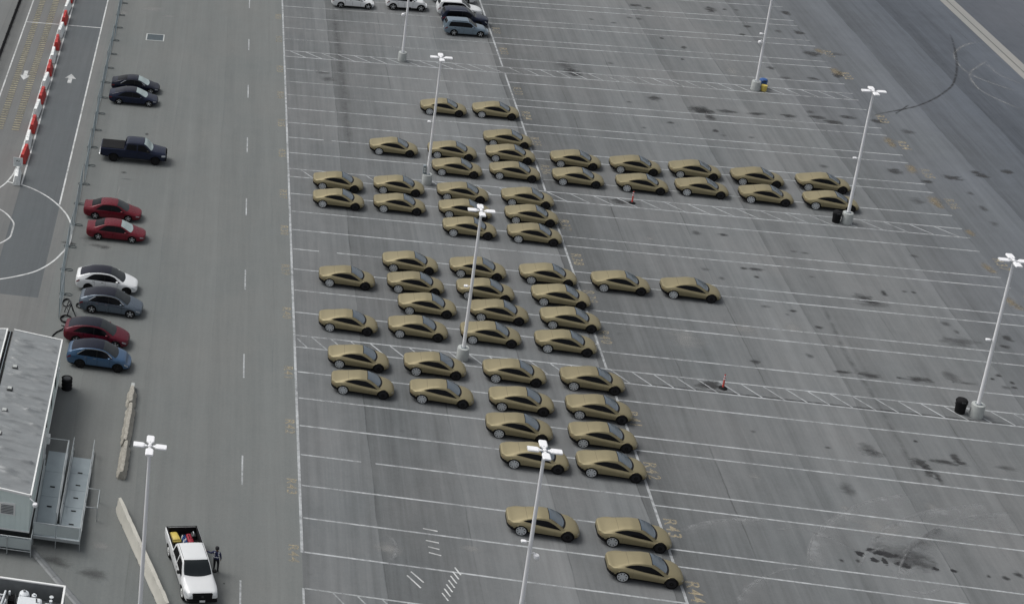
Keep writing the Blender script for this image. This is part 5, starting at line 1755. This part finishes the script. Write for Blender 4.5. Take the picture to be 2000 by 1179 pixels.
# lamp on the corner, boxes along the wall
cl = MB().tube([(-16.3, -26.58, 3.45), (-16.1, -26.7, 3.38), (-15.98, -26.74, 3.25)], .03, 6).build('corner_camera', 'head_white', tr, 40)
MB().lathe([(.05, 3.28), (.14, 3.24), (.16, 3.1), (.10, 3.0), (.02, 2.98)], 14, 'Z', (-15.95, -26.75, 0)).build('camera_dome', 'head_white', cl, 40)
for y in (-11.9, -14.4, -17.5):
    MB().box(-16.305, -16.275, y - .3, y + .3, 1.9, 2.9, .005).build('window', 'glass', tr)
MB().box(-16.305, -16.25, -19.4, -18.4, .96, 3.0, .005).build('door', 'trim_white', tr)
MB().box(-16.30, -15.98, -18.15, -17.75, 1.55, 2.15, .03).build('meter_box', 'trim_white', tr)
MB().box(-16.30, -16.15, -10.9, -10.7, 2.3, 2.75, .02).build('wall_lamp', 'head_white', tr)
MB().tube([(-16.22, -18.9, .98), (-16.15, -18.9, 3.3)], .04, 8).build('downpipe', 'trim_white', tr)

# ------------------------------------------------------------------ access ramps beside the trailer
t = thing('access_ramp', 'aluminium switchback access ramp with handrails along the trailer', 'ramp', (0, 0, ZL))


def deck(x0, x1, segs, nm='deck'):
    for (y0, z0, y1, z1) in segs:
        th = .09
        o = MB().add([(x0, y0, z0 - th), (x1, y0, z0 - th), (x1, y0, z0), (x0, y0, z0), (x0, y1, z1 - th), (x1, y1, z1 - th), (x1, y1, z1), (x0, y1, z1)],
                     [(0, 1, 2, 3), (7, 6, 5, 4), (0, 4, 5, 1), (1, 5, 6, 2), (2, 6, 7, 3), (3, 7, 4, 0)]).build(nm, 'ramp_deck', t)
        n = 22
        for i in range(1, 5):        # low seams across the deck
            pass
    return o


OZ = lambda y: .70 if y < -25.0 else max(.05, .70 - (y + 25.0) * .65 / 8.0)
IZ = lambda y: .70 if y < -25.0 else min(1.12, .70 + (y + 25.0) * .42 / 4.6)
for a, b_ in ((-25.0, -23.0), (-22.99, -21.0), (-20.99, -19.0), (-18.99, -17.0)):
    deck(-14.52, -13.22, [(a, OZ(a), b_ - .01, OZ(b_))])
for a, b_ in ((-25.0, -22.7), (-22.69, -20.4)):
    deck(-16.0, -14.80, [(a, IZ(a), b_ - .01, IZ(b_))])
deck(-16.0, -14.80, [(-20.39, 1.12, -18.2, 1.12)])
deck(-16.0, -13.22, [(-26.4, .70, -25.01, .70)])
for y in (-24.9, -23.4, -21.9, -20.4, -18.9):
    z = OZ(y)
    MB().box(-14.02, -13.72, y - .06, y + .06, z + .012, z + .02).build('deck_slot', 'black_rubber', t).rotation_euler = (0, 0, 0)
for y in (-25.3, -23.6, -21.8):
    z = IZ(y)
    MB().box(-15.52, -15.22, y - .06, y + .06, z + .012, z + .02).build('deck_slot', 'black_rubber', t)


def railing(pts, posts, h=.95, mid=True, kerb=True):
    top = [(x, y, z + h) for x, y, z in pts]
    MB().tube(top, .028, 8).build('handrail', 'aluminium', t, 40)
    if mid:
        MB().tube([(x, y, z + h * .55) for x, y, z in pts], .02, 6).build('handrail', 'aluminium', t, 40)
    if kerb:
        MB().tube([(x, y, z + .09) for x, y, z in pts], .035, 6).build('toe_rail', 'aluminium', t, 40)
    for (x, y, z) in posts:
        MB().tube([(x, y, 0), (x, y, z + h)], .028, 6).build('post', 'aluminium', t, 40)


def run(x, y0, y1, Z, n=6):
    return [(x, y, Z(y)) for y in np.linspace(y0, y1, n)]


railing(run(-13.20, -26.4, -16.2, OZ, 12), [(-13.20, y, OZ(y)) for y in (-26.42, -24.4, -22.4, -20.4, -18.4, -16.6)])
railing(run(-14.54, -25.2, -16.2, OZ, 10), [(-14.54, y, OZ(y)) for y in (-25.2, -22.9, -20.6, -18.3, -16.6)])
railing(run(-14.76, -25.2, -18.2, IZ, 10), [(-14.76, y, IZ(y)) for y in (-25.2, -22.9, -20.6, -18.3)])
railing(run(-16.04, -26.4, -20.0, IZ, 10), [(-16.04, y, IZ(y)) for y in (-26.4, -24.0, -21.6)])
railing([(-16.04, -26.42, .70), (-13.2, -26.42, .70)], [(-14.66, -26.44, .70)], kerb=False, mid=False)
for x0, x1 in ((-15.98, -14.72), (-14.60, -13.26)):
    MB().box(x0, x1, -26.43, -26.41, .82, 1.60).build('guard_panel', 'panel_grey', t)
MB().box(-16.04, -13.2, -26.47, -26.40, .52, .72).build('fascia', 'aluminium', t)
# guard loops
MB().tube([(-13.2, -21.45, .98), (-12.42, -21.45, .98), (-12.42, -23.35, .98), (-13.2, -23.35, .98)], .03, 8).build('guard_loop', 'aluminium', t, 20)
for y in (-21.45, -23.35):
    MB().tube([(-12.42, y, 0), (-12.42, y, .98)], .026, 6).build('post', 'aluminium', t)
MB().tube([(-16.0, -18.15, 2.05), (-14.72, -18.15, 2.05), (-14.72, -20.3, 2.05)], .03, 8).build('guard_loop', 'aluminium', t, 20)
MB().tube([(-14.72, -18.15, 0), (-14.72, -18.15, 2.05)], .026, 6).build('post', 'aluminium', t)

t = thing('front_ramp', 'low grey ramp with guard panels along the trailer front', 'ramp', (0, 0, ZL))
MB().box(-24.0, -16.05, -27.55, -26.62, .42, .50).build('deck', 'ramp_deck', t)
for x0, x1 in ((-17.42, -16.08), (-18.9, -17.5), (-20.4, -18.98), (-22, -20.5)):
    MB().box(x0, x1, -27.60, -27.57, .50, 1.18).build('guard_panel', 'panel_grey', t)
MB().tube([(-24, -27.58, 1.30), (-16.05, -27.58, 1.30)], .035, 8).build('handrail', 'aluminium', t)
MB().tube([(-24, -27.58, .34), (-16.05, -27.58, .34)], .028, 8).build('toe_rail', 'aluminium', t)
for x in (-16.03, -17.46, -18.94, -20.45):
    MB().tube([(x, -27.62, 0), (x, -27.62, 1.30)], .035, 8).build('post', 'aluminium', t)
MB().tube([(-16.03, -27.58, 1.28), (-16.03, -26.62, 1.28)], .03, 8).build('handrail', 'aluminium', t)

# cable cover crossing the yard
c0, c1 = Vector((-16.0, -26.95, 0)), Vector((-11.6, -32.75, 0))
cd = c1 - c0
t = thing('cable_ramp', 'dark rubber cable ramp running across the yard from the trailer', 'cable ramp', tuple(c0[:2]) + (ZL,), math.atan2(cd.y, cd.x))
Lc = cd.length
k = 0
x = 0.0
while x < Lc:
    MB().add([(x, -.24, 0), (x + .88, -.24, 0), (x + .88, -.12, .055), (x, -.12, .055), (x, .12, .055), (x + .88, .12, .055), (x + .88, .24, 0), (x, .24, 0)],
             [(0, 1, 2, 3), (3, 2, 5, 4), (4, 5, 6, 7)]).build('segment', 'machine_grey', t)
    x += .90

# ------------------------------------------------------------------ open equipment skid at the bottom left corner
t = thing('equipment_skid', 'open-topped steel container with a pale rim at the bottom left corner', 'container', (0, 0, ZL))
x0, x1, y0, y1, zr_ = -22.0, -13.58, -37.0, -31.4, 1.25
MB().box(x0, x1, y0, y1, .05, .12).build('floor', 'machine_grey', t)
for a, b_, c_, d_, nm in ((x0, x1, y1 - .05, y1, 'side'), (x0, x1, y0, y0 + .05, 'side'), (x0, x0 + .05, y0 + .05, y1 - .05, 'side'), (x1 - .05, x1, y0 + .05, y1 - .05, 'side')):
    MB().box(a, b_, c_, d_, .12, zr_).build(nm, 'machine_grey', t)
for a, b_, c_, d_ in ((x0 - .04, x1 + .04, y1 - .08, y1 + .04), (x0 - .04, x1 + .04, y0 - .04, y0 + .08), (x0 - .04, x0 + .08, y0 + .08, y1 - .08), (x1 - .08, x1 + .04, y0 + .08, y1 - .08)):
    MB().box(a, b_, c_, d_, zr_ + .001, zr_ + .09, .01).build('rim', 'trim_white', t)
EQ = 'equipment in the open container'
t = thing('storage_tank', 'rounded white tank standing in the open container', 'tank', (-15.85, -32.15, .12 + ZL), 0, EQ)
MB().lathe([(.30, 0), (.32, .06), (.32, .75), (.27, .92), (.14, 1.02), (.02, 1.04)], 20).build('shell', 'machine_white', t, 35)
MB().lathe([(.07, 1.02), (.07, 1.12), (.02, 1.13)], 10).build('cap', 'machine_grey', t, 30)
t = thing('generator', 'large white generator cabinet in the open container', 'generator', (-15.45, -33.05, .12 + ZL), 0, EQ)
MB().box(-.68, .68, -.55, .40, 0, 1.15, .08).build('cabinet', 'machine_white', t, 30)
MB().box(-.50, .50, .385, .42, .25, .85, .01).build('grille', 'machine_grey', t)
MB().tube([(.4, 0, 1.1), (.4, 0, 1.38), (.4, .1, 1.45)], .05, 8).build('exhaust', 'machine_grey', t, 40)
t = thing('compressor', 'white rounded compressor right of the generator', 'compressor', (-14.25, -32.85, .12 + ZL), 0, EQ)
MB().lathe([(.02, -.42), (.22, -.40), (.30, -.28), (.30, .28), (.22, .40), (.02, .42)], 18, 'X', (0, 0, .62)).build('tank', 'machine_white', t, 35)
MB().box(-.25, .25, -.28, .28, 0, .34, .03).build('base', 'machine_grey', t)
MB().lathe([(.05, .9), (.05, 1.12), (.09, 1.14), (.09, 1.22), (.02, 1.24)], 12).build('valve', 'machine_white', t, 35)
t = thing('filter_housing', 'pale filter bottle standing beside the tank', 'filter', (-15.28, -32.1, .12 + ZL), 0, EQ)
MB().lathe([(.10, 0), (.12, .05), (.12, .72), (.15, .74), (.15, .82), (.07, .84), (.07, .92), (.02, .93)], 16).build('bottle', 'machine_white', t, 35)
t = thing('valve_stand', 'thin pale valve on a stem near the container corner', 'valve', (-14.3, -31.9, .12 + ZL), 0, EQ)
MB().lathe([(.03, 0), (.03, .62), (.06, .64), (.06, .72), (.02, .74)], 10).build('stem', 'machine_white', t, 35)
MB().lathe([(.12, -.02), (.13, 0), (.12, .02)], 16, 'Z', (0, 0, .70)).build('hand_wheel', 'machine_white', t, 35)
t = thing('pump_manifold', 'tangle of white pump pipes at the left of the container', 'pump', (-17.15, -32.55, .12 + ZL), 0, EQ)
for pts in ([(-.3, .45, .5), (.15, .5, .5), (.2, .5, .8)], [(.2, .5, .8), (.15, -.1, .8), (.05, -.5, .6)], [(-.2, -.4, .5), (.2, -.35, .55), (.3, -.1, .7)], [(.45, .35, .2), (.45, .35, .95)], [(-.35, -.2, .3), (-.35, -.2, .8), (0, -.2, .85)]):
    MB().tube(pts, .06, 10).build('pipe', 'machine_white', t, 40)
MB().lathe([(.08, 0), (.20, .04), (.20, .12), (.08, .16)], 16, 'X', (-.35, .45, .5)).build('flange', 'machine_white', t, 35)
MB().box(-.5, .5, -.5, .5, 0, .22, .03).build('base', 'machine_grey', t)
MB().lathe([(.18, .2), (.2, .25), (.2, .55), (.12, .65), (.02, .66)], 16, 'Z', (.0, .0, 0)).build('motor', 'machine_grey', t, 35)
t = thing('control_cabinet', 'pale box at the left edge of the open container', 'cabinet', (-17.75, -32.9, .12 + ZL), 0, EQ)
MB().box(-.38, .30, -.35, .35, 0, 1.0, .05).build('case', 'machine_white', t, 30)
MB().box(-.2, .2, -.37, -.352, .4, .8, .005).build('door', 'machine_grey', t)
t = thing('hose_reel', 'dark hose reel between pump and tank in the container', 'reel', (-16.55, -32.25, .12 + ZL), 0, EQ)
MB().lathe([(.12, -.22), (.36, -.22), (.36, -.19), (.14, -.19), (.14, .19), (.36, .19), (.36, .22), (.12, .22)], 18, 'X', (0, 0, .42)).build('drum', 'dark_metal', t, 35)
for q in range(5):
    pts = [(-.15 + q * .07, .26 * math.cos(a), .42 + .26 * math.sin(a)) for a in np.linspace(0, 2 * math.pi, 17)[:-1]]
    MB().tube(pts, .035, 6, closed=True).build('hose', 'black_rubber', t, 50)
MB().box(-.28, .28, -.25, .25, 0, .06).build('base', 'machine_grey', t)

# ------------------------------------------------------------------ folded frames and cables dumped by the fence
t = thing('folding_trestle', 'black folding trestle standing beside the fence by the red crossover', 'trestle', (-16.55, 1.1, ZL), R(20))
for y in (-.35, .35):
    MB().tube([(-.34, y, 0), (0, y * .8, 1.05)], .035, 8).build('leg', 'iron_rail', t)
    MB().tube([(.34, y, 0), (0, y * .8, 1.05)], .035, 8).build('leg', 'iron_rail', t)
MB().tube([(0, -.42, 1.05), (0, .42, 1.05)], .045, 8).build('top_bar', 'iron_rail', t)
MB().tube([(-.2, -.3, .45), (-.2, .3, .45)], .03, 8).build('brace', 'iron_rail', t)
MB().tube([(.2, -.3, .45), (.2, .3, .45)], .03, 8).build('brace', 'iron_rail', t)


def cable(label, loc, pts, r=.035):
    o = MB().tube([(a, b_, c_ + r) for a, b_, c_ in pts], r, 6).build('cable', 'black_rubber', None, 50, loc)
    tag(o, label, 'cable', 'black cables lying by the fence')


def loop(rx, ry, n=34, turns=1.0, dz=.0, ph=0.0):
    return [(rx * math.cos(ph + turns * 6.28 * i / n), ry * math.sin(ph + turns * 6.28 * i / n), dz * i) for i in range(n + 1)]


cable('black cable loop on the ground right of the trestle', (-15.75, 2.4, ZL), loop(.45, .38, 40, 1.6, .002))
cable('black cable loop between the trestle and the fence', (-16.95, 2.6, ZL), loop(.30, .55, 40, 1.3, .002, 1))
cable('coiled black cable under the trestle', (-16.75, .2, ZL), loop(.42, .5, 60, 2.6, .002, 2))
cable('black cable trailing from the trestle towards the trailer', (-16.9, -1.0, ZL), [(.35, .9, 0), (.2, .4, .02), (.3, 0, .15), (0, -.35, .02), (-.35, -.75, 0), (-.55, -1.2, 0), (-.65, -1.7, 0)], .05)
cable('short bent black cable beside the trailing one', (-16.6, -1.0, ZL), [(-.4, .3, 0), (-.1, .15, 0), (.1, .35, 0), (.2, .0, 0), (-.1, -.3, 0), (.0, -.5, 0)], .04)

# ------------------------------------------------------------------ the person beside the white pickup
def build_person():
    pts = {'pelvis': (0, 0, .95), 'waist': (0, .0, 1.08), 'chest': (0, -.02, 1.30), 'neck': (0, -.01, 1.47), 'jaw': (0, .02, 1.57), 'head': (0, .0, 1.66), 'crown': (0, -.01, 1.75),
           'shl': (.19, -.02, 1.40), 'ell': (.26, -.04, 1.12), 'wrl': (.24, .10, .90), 'pal': (.235, .13, .83),
           'shr': (-.19, -.02, 1.40), 'elr': (-.36, .06, 1.22), 'wrr': (-.56, .12, 1.24), 'par': (-.64, .13, 1.245),
           'hil': (.10, 0, .90), 'knl': (.12, .03, .50), 'anl': (.12, -.02, .09), 'tol': (.14, .15, .045),
           'hir': (-.10, 0, .90), 'knr': (-.10, .06, .50), 'anr': (-.12, .03, .09), 'tor': (-.14, .20, .045)}
    rad = {'pelvis': .15, 'waist': .135, 'chest': .16, 'neck': .06, 'jaw': .075, 'head': .10, 'crown': .07, 'shl': .075, 'ell': .052, 'wrl': .036, 'pal': .036,
           'shr': .075, 'elr': .052, 'wrr': .036, 'par': .036, 'hil': .105, 'knl': .068, 'anl': .048, 'tol': .042, 'hir': .105, 'knr': .068, 'anr': .048, 'tor': .042}
    edges = [('pelvis', 'waist'), ('waist', 'chest'), ('chest', 'neck'), ('neck', 'jaw'), ('jaw', 'head'), ('head', 'crown'), ('chest', 'shl'), ('shl', 'ell'), ('ell', 'wrl'), ('wrl', 'pal'),
             ('chest', 'shr'), ('shr', 'elr'), ('elr', 'wrr'), ('wrr', 'par'), ('pelvis', 'hil'), ('hil', 'knl'), ('knl', 'anl'), ('anl', 'tol'), ('pelvis', 'hir'), ('hir', 'knr'), ('knr', 'anr'), ('anr', 'tor')]
    # fingers
    def finger(root, tag_, off1, off2):
        a, b_ = root + tag_ + '1', root + tag_ + '2'
        p = Vector(pts[root])
        pts[a], pts[b_] = tuple(p + Vector(off1)), tuple(p + Vector(off2))
        rad[a], rad[b_] = .011, .009
        edges.extend([(root, a), (a, b_)])
    for i, (dy, ln) in enumerate(((-.03, .075), (-.01, .085), (.012, .08), (.032, .065))):
        finger('pal', 'f%d' % i, (0.0, dy + .01, -.045), (-.012, dy + .012, -.045 - ln * .5))
        finger('par', 'f%d' % i, (-.045, dy, .0), (-.045 - ln * .5, dy, -.018))
    finger('pal', 't', (-.02, .045, -.01), (-.03, .06, -.04))
    finger('par', 't', (-.01, .045, -.01), (-.035, .055, -.015))
    names = list(pts)
    ix = {n: i for i, n in enumerate(names)}
    me = bpy.data.meshes.new('person_src')
    me.from_pydata([pts[n] for n in names], [(ix[a], ix[b_]) for a, b_ in edges], [])
    o = bpy.data.objects.new('person_src', me)
    COL.objects.link(o)
    sk = o.modifiers.new('skin', 'SKIN')
    for n in names:
        sv = me.skin_vertices[0].data[ix[n]]
        r = rad[n]
        sv.radius = (r, r * (.78 if n in ('pelvis', 'waist', 'chest') else 1))
        sv.use_root = n == 'pelvis'
    sb = o.modifiers.new('sub', 'SUBSURF')
    sb.levels = sb.render_levels = 2
    dg = bpy.context.evaluated_depsgraph_get()
    dg.update()
    out = bpy.data.meshes.new_from_object(o.evaluated_get(dg))
    bpy.data.objects.remove(o, do_unlink=True)
    return out


pm = build_person()
pm.materials.clear()
for nme in ('skin', 'navy_cloth', 'dark_cloth'):
    pm.materials.append(M[nme])
for p in pm.polygons:
    c = p.center
    p.use_smooth = True
    if c.z < .98 and abs(c.x) < .22 and not (c.x > .19 and c.z > .7):
        p.material_index = 2
    elif c.z > 1.50 or (c.x < -.58) or (c.x > .18 and c.z < .89 and c.z > .65):
        p.material_index = 0
    else:
        p.material_index = 1
person = thing('person', 'person in navy jacket and reflective vest leaning on the white pickup', 'person', (-5.08, -26.6, ZL), R(-8))
body = link_mesh('body', pm, person)
# hair / cap
MB().lathe([(.118, 1.66), (.122, 1.72), (.10, 1.79), (.05, 1.83), (.01, 1.835)], 16, 'Z', (0, -.012, 0)).build('cap', 'dark_cloth', person, 50)
MB().box(-.06, .06, .09, .17, 1.665, 1.68, .004).build('cap_peak', 'dark_cloth', person)
# face: nose, eyes, ears and mouth
MB().box(-.012, .012, .085, .118, 1.60, 1.645, .004).build('nose', 'skin', person)
for sx in (-1, 1):
    MB().lathe([(.002, -.006), (.011, 0), (.002, .006)], 8, 'Y', (sx * .035, .092, 1.648)).build('eye', 'dark_cloth', person)
    MB().box(sx * .098 - .01, sx * .098 + .01, -.02, .015, 1.60, 1.66, .004).build('ear', 'skin', person)
MB().box(-.025, .025, .085, .098, 1.565, 1.572, .002).build('mouth', 'dark_cloth', person)
# vest: shell over the torso with reflective bands
vv = []
bmv = bmesh.new()
bmv.from_mesh(pm)
for fc in [f for f in bmv.faces if not (1.0 < f.calc_center_median().z < 1.47 and abs(f.calc_center_median().x) < .20)]:
    bmv.faces.remove(fc)
for v in [v for v in bmv.verts if not v.link_faces]:
    bmv.verts.remove(v)
bmv.normal_update()
for v in bmv.verts:
    v.co += v.normal * .014
vm = bpy.data.meshes.new('vest')
bmv.to_mesh(vm)
bmv.free()
vm.materials.clear()
vm.materials.append(M['navy_cloth'])
vm.materials.append(M['reflective_cloth'])
for p in vm.polygons:
    c = p.center
    p.material_index = 1 if (1.10 < c.z < 1.16 or (.085 < abs(c.x) < .16 and c.z > 1.22)) else 0
link_mesh('vest', vm, person)
